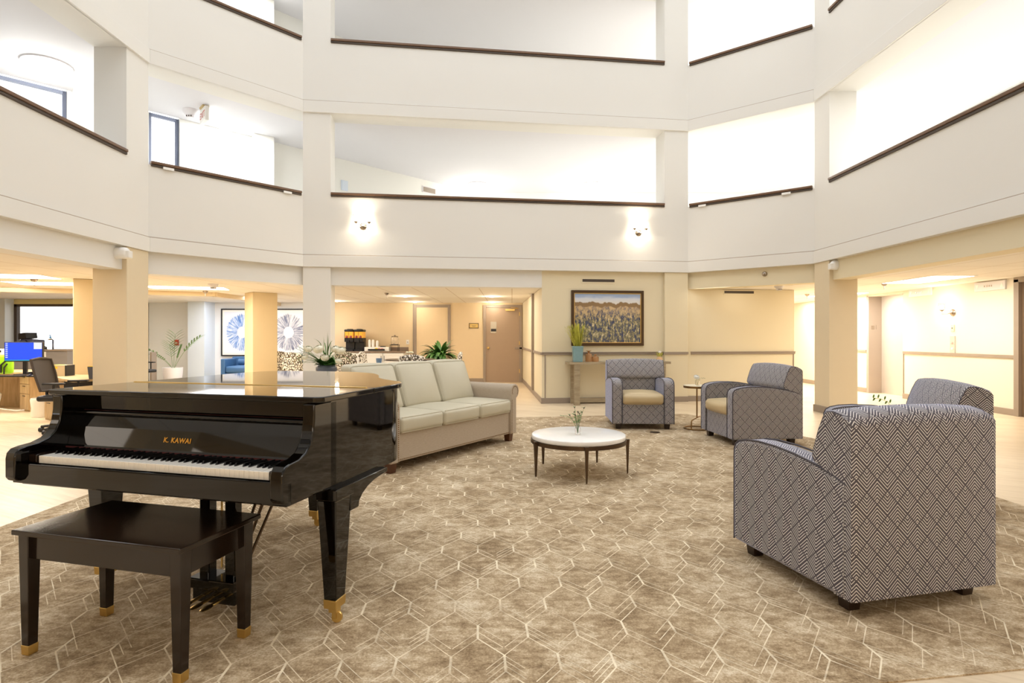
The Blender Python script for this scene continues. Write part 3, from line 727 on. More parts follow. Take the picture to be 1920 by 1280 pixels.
# ---------------------------------------------------------------- armchairs
def armchair():
    t = thing('armchair', '-', 'armchair')
    W2, R = .405, .42      # half width, rear y ; front at R-.83
    def y(tt): return R - tt
    prof = [(.03, .07), (.03, .565), (.10, .592), (.225, .622), (.35, .642), (.48, .653), (.62, .655), (.72, .646), (.785, .63), (.815, .61), (.828, .58), (.83, .54), (.83, .07)]
    for s in (-1, 1):
        m = MB(); x0, x1 = (s * W2, s * (W2 - .13)) if s < 0 else (W2 - .13, W2)
        m.prism_x([(y(a), b) for a, b in prof], min(x0, x1), max(x0, x1))
        a = m.build('arm', M['chevron'], t, bevel=.018, seg=3)
        for xx in (s * W2, s * (W2 - .13)):
            m = MB(); pts = [(xx * (1 - .006 / abs(xx)), y(p) - (0.0 if k < 9 else .0), q) for k, (p, q) in enumerate(prof[1:])]
            pts = [(px_, py_, pz_ + (.001 if k < 9 else 0)) for k, (px_, py_, pz_) in enumerate(pts)]
            m.tube(pts, .0045, 6); m.build('piping', M['piping'], a)
    bp_ = [(0, .07), (0, .835), (.02, .856), (.06, .872), (.11, .883), (.145, .880), (.165, .86), (.20, .78), (.232, .68), (.232, .64), (.22, .62), (.10, .56), (.10, .07)]
    m = MB()
    # back: lower panel between the arms, upper block as wide as the chair
    m.box(-W2 + .135, W2 - .135, y(.225), y(.08), .10, .66)
    up = [(0, .07), (0, .45), (0, .828), (.015, .852), (.06, .872), (.11, .883), (.145, .878), (.165, .855), (.195, .79), (.228, .69), (.236, .655), (.222, .628), (.10, .59), (.10, .07)]
    m2 = MB()
    n = len(up); xs = [-W2 + .004, -W2 + .012, -W2 + .03, -.2, 0, .2, W2 - .03, W2 - .012, W2 - .004]
    def shape(x):
        e = abs(x) / (W2 - .004); k = 1 - .05 * max(0, (e - .9) / .1) ** 2; out = []
        cy, cz = .11, .73
        for a, b in up:
            bl = .018 * (1 - e * e)
            aa = cy + (a - cy) * k; bb = cz + (b - cz) * k if b > .6 else b
            if b > .84: bb += bl
            if a > .17: aa += bl * 1.2
            out.append((x, y(aa), bb))
        return out
    vs = []; fs = []
    for x in xs: vs += shape(x)
    for i in range(len(xs) - 1):
        for k in range(n):
            l = (k + 1) % n; fs.append((i * n + k, i * n + l, (i + 1) * n + l, (i + 1) * n + k))
    fs.append(tuple(range(n - 1, -1, -1))); fs.append(tuple((len(xs) - 1) * n + k for k in range(n)))
    m2.add(vs, fs)
    b = m.build('back_panel', M['chevron'], t, smooth=0, bevel=.006)
    b = m2.build('backrest', M['chevron'], t, smooth=50)
    for s in (-1, 1):
        m = MB(); m.tube(shape(s * (W2 - .008))[4:-2], .0038, 6); m.build('piping', M['piping'], b)
    m = MB(); m.box(-W2 + .13, W2 - .13, y(.815), y(.76), .07, .33); m.build('front_panel', M['chevron'], t, smooth=0, bevel=.008)
    m = MB(); m.box(-W2 + .12, W2 - .12, y(.78), y(.08), .10, .30); m.build('frame', M['chevron'], t, smooth=0)
    m = MB(); m.rbox(-W2 + .132, W2 - .132, y(.845), y(.215), .325, .462, r=.045, bulge=(0, .02, .03), n=12)
    m.build('seat_cushion', M['leather_beige'], t, smooth=60)
    for sx in (-1, 1):
        for yy in (y(.75), y(.10)):
            m = MB(); c = sx * (W2 - .085)
            m.add([(c + a * (.036 if z else .028), yy + b_ * (.036 if z else .028), z) for z in (0, .075) for a, b_ in ((-1, -1), (1, -1), (1, 1), (-1, 1))],
                  [(0, 3, 2, 1), (4, 5, 6, 7), (0, 1, 5, 4), (1, 2, 6, 5), (2, 3, 7, 6), (3, 0, 4, 7)])
            m.build('leg', M['leg_dark'], t, smooth=0)
    return t
GA = 'grey chevron armchairs'
def face(ang_x, ang_y): return math.atan2(ang_x, -ang_y)   # turn so that local -Y points along (x,y)
ch = armchair()
def place(o, x, y, u, lab, grp=None):
    o.location = (x, y, CZ); o.rotation_euler = (0, 0, math.atan2(u[0], -u[1])); o['label'] = lab; o['group'] = grp
def ccorner(c, u, w, sgn):   # centre from a rear corner
    return c[0] + .415 * u[0] + .4 * w[0], c[1] + .415 * u[1] + .4 * w[1]
place(ch, 1.466 + .415 * -.236 + .39 * .972, 2.474 + .415 * .972 + .39 * .236, (-.236, .972), 'nearest grey chevron armchair, seen from behind in the right foreground', GA)
c2 = dup(ch, (0, 0, 0)); place(c2, 1.735, 7.93, (-.05, -1), 'grey chevron armchair with beige seat facing the room in front of the console table', GA)
c3 = dup(ch, (0, 0, 0)); place(c3, 2.80, 6.80, (-.994, -.107), 'grey chevron armchair seen from its side, beside the small round side table', GA)
c4 = dup(ch, (0, 0, 0)); place(c4, 2.885, 4.30, (-.966, .26), 'grey chevron armchair mostly hidden behind the nearest one, at the right edge', GA)

# ---------------------------------------------------------------- sofa
def sofa():
    t = thing('sofa', 'three-seat sofa with pale sage cushions, rolled linen arms and nailhead trim, beside the piano', 'sofa')
    Lh, D = 1.035, .45     # half length, half depth; front at -D
    m = MB(); m.box(-Lh + .12, Lh - .12, -D + .03, D - .03, .09, .345); m.build('frame', M['linen'], t, smooth=0, bevel=.01)
    m = MB(); m.prism_x([(D - .30, .33), (D - .20, .84), (D - .16, .875), (D - .08, .875), (D - .02, .83), (D, .09), (D - .2, .09)], -Lh + .10, Lh - .10)
    m.build('back_frame', M['linen'], t, bevel=.02, seg=3)
    for s in (-1, 1):
        # rolled arm: upright slab and scroll, profile in x-z
        cx, cz, r = Lh - .055, .578, .085; P = [(Lh - .02, .09), (Lh - .02, .50)]
        P = [(.09, Lh - .025), (.50, Lh - .025)]
        for k in range(19):
            a = math.radians(-60 + k * 240 / 18 * 1.0); P.append((cz + r * math.sin(a), cx + r * math.cos(a)))
        P += [(.09, Lh - .135)]
        P = [(z, s * x) for z, x in P]
        m = MB(); m.prism_y(P, -D + .0, D - .10); a = m.build('arm', M['linen'], t, bevel=.010, seg=2)
        # nail heads round the arm front
        m = MB(); path = [(Lh - .04 - 0, .10 + .02 * i) for i in range(20)]
        path = [(Lh - .118, z) for z in [.10 + .018 * i for i in range(22)]]
        for k in range(17): q = math.radians(205 - k * 15); path.append((cx + .058 * math.cos(q), cz + .058 * math.sin(q)))
        for x, z in path:
            m.lathe([(.0065, 0), (.0055, .003), (.002, .005)], n=6, M_=Matrix.Translation((s * x, -D + .001, z)) @ Matrix.Rotation(math.radians(90), 4, 'X'))
        tag(m.build('nailhead_trim', M['nail'], a), kind='stuff')
    m = MB()
    for k in range(116): x = -Lh + .13 + k * (2 * Lh - .26) / 115; m.lathe([(.006, 0), (.005, .003), (.002, .005)], n=6, M_=Matrix.Translation((x, -D + .031, .108)) @ Matrix.Rotation(math.radians(90), 4, 'X'))
    tag(m.build('nailhead_trim', M['nail'], t), kind='stuff')
    w = (2 * Lh - .28) / 3
    for i in range(3):
        x0 = -Lh + .14 + i * w
        m = MB(); m.rbox(x0 + .004, x0 + w - .004, -D - .01, D - .24, .345, .49, r=.035, bulge=(0, .012, .022), n=12)
        c = m.build('seat_cushion', M['cushion'], t, smooth=60)
        for zz in (.485, .35):
            m = MB(); m.tube([(x0 + .025, -D + .003, zz), (x0 + w - .025, -D + .003, zz)], .004, 6); m.build('piping', M['cushion'], c)
        def tilt(p, x0=x0):
            k = (p.z - .48) / .46; return (p.x, p.y + .17 * k, p.z)
        m = MB(); m.rbox(x0 + .006, x0 + w - .006, D - .40, D - .22, .475, .935, r=.05, bulge=(.0, .05, .012), n=12, fn=tilt)
        c = m.build('back_cushion', M['cushion'], t, smooth=60)
        m = MB(); m.tube([tilt(Vector(p)) for p in ((x0 + .02, D - .385, .50), (x0 + .02, D - .385, .915), (x0 + .05, D - .385, .926), (x0 + w - .05, D - .385, .926), (x0 + w - .02, D - .385, .915), (x0 + w - .02, D - .385, .50))], .004, 6); m.build('piping', M['cushion'], c)
    for sx in (-1, 1):
        for yy in (-D + .07, D - .08):
            m = MB(); c = sx * (Lh - .09)
            m.add([(c + a * (.04 if z else .03), yy + b * (.04 if z else .03), z) for z in (0, .095) for a, b in ((-1, -1), (1, -1), (1, 1), (-1, 1))],
                  [(0, 3, 2, 1), (4, 5, 6, 7), (0, 1, 5, 4), (1, 2, 6, 5), (2, 3, 7, 6), (3, 0, 4, 7)])
            m.build('leg', M['leg_brown'], t, smooth=0)
    return t
sf = sofa()
Lf, Rf = Vector((-1.067, 5.03)), Vector((.06, 6.74)); mid = (Lf + Rf) / 2; dd_ = (Rf - Lf).normalized(); fc = Vector((dd_.y, -dd_.x))
ctr = mid - fc * .45
sf.location = (ctr.x, ctr.y, CZ); sf.rotation_euler = (0, 0, math.atan2(fc.x, -fc.y))

# ---------------------------------------------------------------- coffee table
t = thing('coffee_table', 'low round coffee table with thick white marble top on tapered bronze legs', 'coffee table', (.597, 5.182, CZ))
m = MB(); m.lathe([(.40, .300), (.418, .304), (.42, .310), (.42, .334), (.417, .339), (.41, .341)], n=72); m.build('table_top', M['marble'], t, smooth=50)
m = MB(); R0, R1 = .405, .428
m.lathe([(R0, .268), (R1, .268), (R1, .300), (R0, .300), (R0, .268)], n=72, caps=False); m.build('ring_frame', M['bronze'], t, smooth=50)
for px_, py_ in ((.189, 4.983), (.615, 4.757), (1.019, 5.12), (.324, 5.467), (.837, 5.583)):
    a = math.atan2(py_ - 5.182, px_ - .597); u = Vector((math.cos(a), math.sin(a), 0)); v = Vector((-u.y, u.x, 0)); m = MB(); vs = []
    for z, w, rr_ in ((0, .006, .434), (.25, .014, .434), (.302, .017, .436)):
        for p, q in ((-1, -1), (1, -1), (1, 1), (-1, 1)): vs.append(tuple(u * (rr_ + p * w) + v * q * w + Vector((0, 0, z))))
    m.add(vs, [(0, 3, 2, 1), (8, 9, 10, 11)] + [(k * 4 + i, k * 4 + (i + 1) % 4, k * 4 + 4 + (i + 1) % 4, k * 4 + 4 + i) for k in (0, 1) for i in range(4)])
    m.build('leg', M['bronze'], t, smooth=0)
def sprig(t, base, h, n, mat, spread=.08, seed=1, leafl=.03, berries=True, bm='berry', z0=0):
    r = random.Random(seed); st = MB(); lf = MB()
    for k in range(n):
        a = r.random() * 6.28; s_ = spread * (.3 + .7 * r.random()); hh = h * (.65 + .35 * r.random()); pts = []
        for i in range(6):
            q = i / 5; pts.append(Vector(base) + Vector((math.cos(a) * s_ * q ** 1.4, math.sin(a) * s_ * q ** 1.4, z0 + hh * q)))
        st.tube(pts, .0012, 4)
        for p in pts[3:]:
            for _ in range(2):
                b = r.random() * 6.28; lf.leaf(p, (math.cos(b), math.sin(b), .4), leafl, leafl * .35, .3, 3)
        if berries: be = MB(); be.lathe([(.001, -.006), (.005, -.003), (.006, 0), (.004, .005), (.001, .007)], c=tuple(pts[-1]), n=6); be.build('berry', M[bm], t)
    a = st.build('stems', M[mat], t); b = lf.build('leaves', M[mat], t)

def glassvase(t, r, h, water=True):
    m = MB(); m.lathe([(r * .9, 0), (r, .01), (r, h * .55), (r * .6, h * .7), (r * .6, h * .88), (r * .78, h), (r * .70, h), (r * .52, h * .88), (r * .52, h * .7), (r * .9, h * .53), (r * .9, .012), (.001, .008)], n=20, caps=False); m.build('vase', M['glass'], t)
v = thing('bud_vase', 'small clear glass bottle vase of dark berry sprigs on the white coffee table', 'vase', (.72, 5.27, CZ + .342))
v.location = (.585, 5.12, CZ + .342); glassvase(v, .024, .105); sprig(v, (0, 0, .01), .24, 11, 'green', .085, 4, .032)
r_ = MB(); r_.tube([(0, 0, .02), (-.03, 0, .12), (-.10, .01, .17), (-.155, .0, .168)], .0012, 4)
for k in range(9): r_.leaf((-.05 - .012 * k, 0, .145 + .003 * k), (-.5, (-1) ** k * 1, .2), .03, .011, .3, 3)
r_.build('leaves', M['green'], v)

# ---------------------------------------------------------------- side table
t = thing('side_table', 'small round side table with pale top and bronze C-shaped base between two armchairs', 'side table', (2.44, 7.60, CZ))
m = MB(); m.lathe([(.160, .555), (.168, .557), (.168, .572), (.001, .5721)], n=48); m.build('table_top', plain('pale_stone', '#F2EAD3', .3, noise=.03), t, smooth=50)
m = MB(); m.lathe([(.16, .540), (.173, .540), (.173, .565), (.168, .565)], n=48, caps=True); m.build('top_rim', M['gold_dark'], t, smooth=50)
m = MB(); m.tube([(0, 0, .145), (0, 0, .545)], .009, 10); m.build('post', M['gold_dark'], t)
m = MB(); m.tube([(.165 * math.cos(a), .165 * math.sin(a), .008) for a in [math.radians(k * 10) for k in range(36)]], .008, 8, closed=True); m.build('base_ring', M['gold_dark'], t)
m = MB(); m.tube([(-.11, -.12, .01), (-.11, -.12, .11), (-.10, -.11, .125), (0, 0, .145), (.10, .10, .165), (.115, .115, .15), (.115, .115, .01)], .0085, 8); m.build('base_arch', M['gold_dark'], t)
v = thing('bud_vase', 'small glass with a white rose on the round side table between two armchairs', 'vase', (2.44, 7.58, CZ + .573))
m = MB(); m.lathe([(.024, 0), (.026, .004), (.026, .07), (.023, .07), (.023, .008), (.001, .006)], n=20, caps=False); m.build('vase', M['glass'], v)
def rose(t, c, r, mat, seed=0):
    """a full round bloom of overlapping petals on a ball"""
    q_ = random.Random(seed); m = MB(); c_ = Vector(c)
    tx_, ty_ = q_.uniform(-.3, .3), q_.uniform(-.9, -.4)
    T = Matrix.Translation(c_) @ Matrix.Rotation(-ty_ * .8, 4, 'X') @ Matrix.Rotation(tx_, 4, 'Y')
    for el, n, rad, hh in ((1.15, 4, .80, .9), (.75, 6, .9, .95), (.30, 7, .98, 1.0), (-.15, 8, 1.0, 1.0)):
        for k in range(n):
            a0 = 6.283 * (k + q_.random() * .35) / n + el * 3; o = len(m.v); wd = 6.283 / n * .75
            for i in range(4):
                e = el + (i / 3 - .45) * hh
                for j in range(5):
                    a = a0 + (j / 4 - .5) * 2 * wd * math.cos((i / 3 - .55) * 1.1); fl = rad * (.92 + .22 * (i / 3) ** 2 + .05 * math.sin(j * 2.1 + k))
                    m.v.append(tuple(T @ Vector((math.cos(a) * math.cos(e) * r * fl, math.sin(a) * math.cos(e) * r * fl, math.sin(e) * r * fl * .8))))
            for i in range(3):
                for j in range(4):
                    q = o + i * 5 + j; m.f.append((q, q + 1, q + 6, q + 5)); m.mi.append(0)
    m.lathe([(.001, -r * .66), (r * .55, -r * .5), (r * .80, -r * .1), (r * .76, r * .25), (r * .55, r * .52), (r * .25, r * .66), (.001, r * .69)], c=c, n=16)
    return m.build('flower', M[mat], t, smooth=60)
rose(v, (-.012, 0, .105), .036, 'petal_w')
m = MB(); m.tube([(0, 0, .01), (-.01, 0, .09)], .002, 5); m.tube([(0, 0, .01), (.03, 0, .09), (.07, 0, .095), (.105, 0, .092)], .0012, 4); m.leaf((.005, -.01, .07), (.6, -.4, .3), .04, .02); m.leaf((.0, -.01, .075), (.7, 0, -.2), .04, .016)
m.build('stem', M['green'], v)
m = MB()
for k in range(4): m.leaf((.05 + .014 * k, 0, .095), (.3, 0, (-1) ** k), .012, .009, .1, 2)
m.build('leaves', M['berry'], v)
# hidden side table between the two right-hand armchairs, only its leafy sprig shows
t2 = dup(t, (2.30, 3.53, CZ), 0, 'round side table hidden between the two right-hand armchairs under the leafy sprig')
v = thing('bud_vase', 'vase whose leafy green sprig shows above the back of the nearest armchair', 'vase', (2.36, 3.56, CZ + .573))
glassvase(v, .026, .12); m = MB(); pts = [(0, 0, .02), (-.005, 0, .17), (-.035, 0, .235), (-.08, -.0, .255), (-.125, 0, .26)]; m.tube(pts, .0014, 5); m.build('stems', M['green'], v)
m = MB()
for k, (x, z) in enumerate([(-.01, .215), (-.025, .23), (-.04, .243), (-.058, .25), (-.078, .256), (-.098, .26), (-.115, .262), (-.128, .26)]): m.leaf((x, 0, z), (-.35 + .5 * (k % 2), 0, .6 if k % 2 else -.4), .026, .012, .2, 3, up=Vector((0, 1, 0)))
m.build('leaves', M['green'], v)

# ---------------------------------------------------------------- grand piano
PO = (-1.470, 2.365); PR = -math.radians(15.1)
t = thing('grand_piano', 'black lacquered baby grand piano with closed lid in the left foreground', 'piano', (PO[0], PO[1], CZ), PR)
HW = .685
def outline(g=0, y0=.14):
    P = [(-HW - g, y0), (HW + g, y0), (HW + g, .76), (HW + g - .008, .83), (.635 + g, .92), (.55 + g, .99), (.44 + g, 1.09), (.36 + g, 1.19), (.30 + g, 1.30), (.23 + g, 1.42), (.12 + g, 1.52 + g * .6), (-.02, 1.585 + g), (-.2, 1.61 + g), (-.42, 1.605 + g), (-.58, 1.57 + g), (-.68, 1.50 + g * .6), (-HW - g, 1.38), ]
    # smooth the curved part
    out = P[:3]; Q = [Vector(p) for p in P[2:]]
    for i in range(len(Q) - 1):
        p0, p1, p2, p3 = Q[max(i - 1, 0)], Q[i], Q[i + 1], Q[min(i + 2, len(Q) - 1)]
        for k in range(1, 5):
            s_ = k / 4; out.append(tuple(.5 * ((2 * p1) + (-p0 + p2) * s_ + (2 * p0 - 5 * p1 + 4 * p2 - p3) * s_ ** 2 + (-p0 + 3 * p1 - 3 * p2 + p3) * s_ ** 3)))
    return out
m = MB(); m.prism(outline(0, .215), .575, .945); m.build('case', M['lacquer'], t, smooth=30)
HY = .535
lid = outline(.026, .10)
# rear lid and front flap with hinge between
rear = [p for p in lid if p[1] > HY + .002]; xr = HW + .026
m = MB(); m.prism([(-xr, HY + .003), (xr, HY + .003)] + rear, .948, .972); ld = m.build('lid', M['lacquer'], t, smooth=30, bevel=.005, seg=3)
m = MB(); m.prism([(-xr, .10), (xr - .03, .10), (xr, .125), (xr, HY - .003), (-xr, HY - .003)], .948, .972); m.build('lid_flap', M['lacquer'], ld, smooth=0, bevel=.005, seg=3)
m = MB(); m.tube([(-xr + .01, HY, .9725), (xr - .04, HY, .9725)], .0035, 8); m.box(-xr + .01, xr - .04, HY - .008, HY + .008, .971, .9735); m.build('lid_hinge', M['brass'], ld)
cheek = [(.26, .945), (.10, .945), (.098, .88), (.090, .83), (.072, .79), (.045, .762), (.0, .746), (-.05, .741), (-.078, .734), (-.093, .718), (-.098, .695), (-.098, .615), (-.085, .598), (.26, .575)]
for s in (-1, 1):
    m = MB(); m.prism_x(cheek, *sorted((s * HW, s * (HW - .055)))); m.build('cheek', M['lacquer'], t, smooth=30, bevel=.006, seg=3)
m = MB(); m.box(-HW + .02, HW - .02, -.045, .23, .575, .655); m.build('keybed', M['lacquer2'], t, smooth=0, bevel=.004)
m = MB(); m.box(-HW + .0, HW - .0, -.068, -.044, .585, .672); m.box(-HW + .05, HW - .05, -.068, -.040, .66, .672); m.build('key_slip', M['lacquer'], t, smooth=0, bevel=.004)
for s in (-1, 1):
    m = MB(); m.box(*sorted((s * .583, s * (HW - .056))), -.042, .10, .655, .705); m.build('key_block', M['lacquer2'], t, smooth=0, bevel=.005)
m = MB(); m.prism_x([(.115, .70), (.125, .72), (.150, .80), (.175, .855), (.19, .86), (.20, .70)], -HW + .055, HW - .055); fb = m.build('fallboard', M['lacquer'], t, smooth=0, bevel=.002)
m = MB(); m.tube([(-HW + .06, .168, .862), (HW - .06, .168, .862)], .011, 12); m.build('fallboard_edge', M['lacquer'], fb)
m = MB(); m.box(-HW + .055, HW - .055, .205, .222, .86, .945); m.box(-HW + .055, HW - .055, .118, .121, .700, .712); m.build('name_rail', M['felt'], t, smooth=0)
m = MB(); m.box(-HW + .055, HW - .055, .196, .206, .872, .945); m.build('music_desk_rail', M['lacquer'], t, smooth=0)
# lettering
cu = bpy.data.curves.new('letters', 'FONT'); cu.body = 'K. KAWAI'; cu.size = .030; cu.extrude = .0006; cu.align_x = 'CENTER'; cu.space_character = 1.12; cu.offset = .0008
tmp = bpy.data.objects.new('tmp', cu); C.objects.link(tmp); dg = bpy.context.evaluated_depsgraph_get(); me = bpy.data.meshes.new_from_object(tmp.evaluated_get(dg)); bpy.data.objects.remove(tmp)
lt = bpy.data.objects.new('lettering', me); C.objects.link(lt); me.materials.clear(); me.materials.append(M['goldtext']); lt.parent = fb
sl = math.atan2(.08, .025); lt.location = (-.02, .1335, .752); lt.rotation_euler = (sl, 0, 0)
# keys
KW = 1.158 / 52; wk = None
for i in range(52):
    x = -.579 + i * KW; m = MB(); m.box(x + .0004, x + KW - .0004, -.036, .118, .668, .70)
    k = m.build('white_key', M['ivory'], t, smooth=0, bevel=.0012, seg=1)
    note = (i + 5) % 7      # A first
    if note in (0, 1, 3, 4, 5) and i < 51:
        m = MB(); c = x + KW + {0: -.003, 1: .003, 3: -.004, 4: 0, 5: .004}[note] * .8
        w = .0047; m.add([(c + a * w * (.8 if z > .705 else 1), yy, z) for z, ys in ((.699, (.014, .118)), (.712, (.022, .118))) for a, yy in ((-1, ys[0]), (1, ys[0]), (1, ys[1]), (-1, ys[1]))],
              [(0, 3, 2, 1), (4, 5, 6, 7), (0, 1, 5, 4), (1, 2, 6, 5), (2, 3, 7, 6), (3, 0, 4, 7)])
        m.build('black_key', M['ebony'], t, smooth=0, bevel=.001, seg=1)
def taper(m, cx, cy, z0, z1, w0, d0, w1, d1, mi=0):
    m.add([(cx + a * w / 2, cy + b * d / 2, z) for z, w, d in ((z0, w0, d0), (z1, w1, d1)) for a, b in ((-1, -1), (1, -1), (1, 1), (-1, 1))],
          [(0, 3, 2, 1), (4, 5, 6, 7), (0, 1, 5, 4), (1, 2, 6, 5), (2, 3, 7, 6), (3, 0, 4, 7)], mi)
def pleg(cx, cy, wing):
    m = MB(); taper(m, cx, cy, .105, .53, .058, .072, .088, .125); m.box(cx - .05, cx + .05, cy - .066, cy + .075, .53, .578)
    l = m.build('leg', M['lacquer'], t, smooth=0, bevel=.004)
    if wing:
        y0 = cy + .06; pr = [(y0 - .01, .576), (y0 + .33, .576), (y0 + .33, .555), (y0 + .27, .552), (y0 + .20, .545), (y0 + .14, .53), (y0 + .095, .51), (y0 + .065, .485), (y0 + .06, .46), (y0 - .01, .46)]
        m = MB(); m.prism_x(pr, cx - .035, cx + .046); m.build('leg_bracket', M['lacquer'], l, smooth=30, bevel=.003)
        m = MB(); pr = [(-x_, z_) for x_, z_ in ((0, .576), (.22, .576), (.20, .555), (.13, .54), (.07, .51), (.045, .47), (0, .47))]
    m = MB(); taper(m, cx, cy, .068, .107, .060, .074, .063, .077); m.build('ferrule', M['brass'], l, smooth=0, bevel=.003)
    m = MB(); m.box(cx - .018, cx + .018, cy - .018, cy + .018, .045, .07); m.lathe([(.001, -.009), (.022, -.009), (.024, 0), (.022, .009), (.001, .009)], n=18, M_=Matrix.Translation((cx + .012, cy - .0, .024)) @ Matrix.Rotation(math.radians(90), 4, 'X') @ Matrix.Rotation(.4, 4, 'Y'))
    m.box(cx - .004, cx + .004 + .012, cy - .016, cy - .011, .02, .05); m.box(cx - .004, cx + .016, cy + .011, cy + .016, .02, .05)
    m.build('caster', M['brass'], l, smooth=30)
pleg(.668, .27, True); pleg(-.60, .29, True); pleg(-.14, 1.34, False)
# pedal lyre
lx, ly = .10, .25
m = MB()
for s in (-1, 1): m.box(lx + s * .068 - .026, lx + s * .068 + .026, ly - .02, ly + .03, .13, .578)
m.box(lx - .12, lx + .12, ly - .06, ly + .06, .10, .145); m.box(lx - .112, lx + .112, ly - .04, ly + .055, .035, .10)
ly_ = m.build('pedal_lyre', M['lacquer'], t, smooth=0, bevel=.006)
m = MB()
for dx in (-.03, .03): m.tube([(lx + dx, ly + .045, .16), (lx + dx, ly + .045, .57)], .0045, 8)
m.build('pedal_rods', M['brass'], ly_)
m = MB(); m.tube([(lx + .03, ly + .09, .09), (lx + .06, ly + .42, .57)], .007, 8); m.tube([(lx - .03, ly + .09, .09), (lx - .06, ly + .42, .57)], .007, 8); m.tube([(.33, .30, .575), (.16, .32, .2)], .007, 8); m.build('lyre_brace', M['bronze'], ly_)
for dx in (-.055, 0, .055):
    m = MB(); m.rbox(lx + dx - .009, lx + dx + .009, ly - .13, ly - .03, .060, .070, r=.004, n=4); m.lathe([(.001, -.004), (.017, -.003), (.021, .001), (.015, .005), (.001, .006)], c=(0, 0, 0), n=16, M_=Matrix.Translation((lx + dx, ly - .135, .065)) @ Matrix.Diagonal((.85, 1.7, 1, 1)))
    m.build('pedal', M['brass'], ly_, smooth=50)

# bench
BR = -math.radians(14.8)
t = thing('piano_bench', 'glossy dark wooden piano bench with brass-tipped legs in front of the piano', 'bench', (-1.468, 2.272, CZ), BR)
m = MB(); m.box(-.39, .39, -.20, .215, .462, .482); m.build('seat', M['lacquer2'], t, smooth=0, bevel=.004, seg=2)
m = MB(); m.box(-.345, .345, -.165, -.15, .365, .462); m.box(-.345, .345, .15, .165, .365, .462); m.box(-.36, -.345, -.15, .15, .365, .462); m.box(.345, .36, -.15, .15, .365, .462)
m.build('apron', M['lacquer2'], t, smooth=0, bevel=.003)
for sx in (-1, 1):
    for sy in (-1, 1):
        m = MB(); cx, cy = sx * .353, sy * .158; taper(m, cx, cy, .035, .462, .036, .036, .05, .05); l = m.build('leg', M['lacquer2'], t, smooth=0, bevel=.003)
        m = MB(); taper(m, cx, cy, 0, .037, .036, .036, .039, .039); m.build('leg_cap', M['brass'], l, smooth=0, bevel=.002)

# ---------------------------------------------------------------- console table with its objects, painting
def backthing(px, py, off): p = onback(px, py); return p + Vector((BN.x, BN.y, 0)) * off
p = backthing(1152, 631, .20); p.z = 0
t = thing('console_table', 'long narrow weathered-wood console table against the beige wall below the painting', 'console table', p, BANG)
m = MB(); m.box(-.945, .945, -.17, .17, .725, .768); m.build('table_top', M['console'], t, smooth=0, bevel=.004)
for x in (-.80, .80):
    m = MB(); m.box(x - .05, x + .05, -.165, -.10, 0, .725); m.build('leg', M['console'], t, smooth=0, bevel=.004)
    m = MB(); m.box(x - .05, x + .05, .10, .165, 0, .725); m.build('leg', M['console'], t, smooth=0, bevel=.004)
m = MB(); m.box(-.75, .75, .08, .14, .02, .10); m.build('stretcher', M['console'], t, smooth=0, bevel=.004)
T0 = .768
p = backthing(1076, 631, .27); p.z = T0
t = thing('potted_grass', 'yellow-green ornamental grass in a square grey-blue pot on the console table', 'potted plant', p)
m = MB(); vs = []
def pot4(m, w0, w1, h, th=.012):
    taper(m, 0, 0, 0, h - .001, w0, w0, w1, w1)
pot4(m, .165, .19, .27); m.box(-.10, .10, -.10, .10, .262, .282); m.build('pot', M['bluepot'], t, smooth=0, bevel=.008)
m = MB(); r = random.Random(5)
for k in range(260):
    a = r.random() * 6.28; tl = r.random() ** .7 * .75;  h = .28 + r.random() * .15; b = Vector((r.uniform(-.06, .06), r.uniform(-.06, .06), .275))
    d = Vector((math.cos(a) * tl, math.sin(a) * tl * .3 - .03, 1)); m.leaf(b, d, h, .008, .35, 5)
    if r.random() < .5: e = b + d.normalized() * h * .86; m.leaf(e, d, .07, .016, .2, 3)
m.build('grass', M['green_yellow'], t)
def bottle(px, w, h, nk, lab, z=T0):
    p = backthing(px, 631, .19); p.z = z; t = thing('glass_bottle', lab, 'bottle', p, 0, None)
    m = MB(); m.lathe([(.001, 0), (w * .48, 0), (w * .5, .01), (w * .5, h * .62), (w * .42, h * .72), (w * .14, h * .78), (w * .14, h * .86), (w * .15, h * .88)], n=24, caps=False); m.build('body', M['terracotta'], t)
    m = MB(); m.lathe([(w * .14, h * .86), (w * .16, h * .9), (nk, h * .98), (nk, h), (.001, h)], n=20); m.build('neck', M['terracotta'], t)
bottle(1098.5, .12, .20, .05, 'taller amber glass bottle on the console table beside the blue pot')
bottle(1111, .125, .13, .028, 'shorter amber glass bottle on the console table next to the taller one')
p = backthing(1229, 631, .19); p.z = T0
t = thing('dried_flower_vase', 'small peach vase of dried yellow stems on the right end of the console table', 'vase', p)
m = MB(); m.lathe([(.001, 0), (.05, 0), (.058, .02), (.055, .05), (.03, .075), (.028, .085), (.02, .085)], n=20, caps=False); m.build('vase', plain('peach_ceramic', '#E3B98A', .5), t)
m = MB(); r = random.Random(8)
for k in range(16): a = r.uniform(0, 6.28); d = Vector((math.cos(a) * .45, math.sin(a) * .2, 1)); m.tube([(0, 0, .07), tuple(d.normalized() * .12)], .0015, 4); m.leaf(d.normalized() * .09, d, .07 + .04 * r.random(), .016, .1, 3)
m.build('dried_stems', M['green_yellow'], t); rose(t, (0, -.02, .17), .03, 'petal_w', 3)
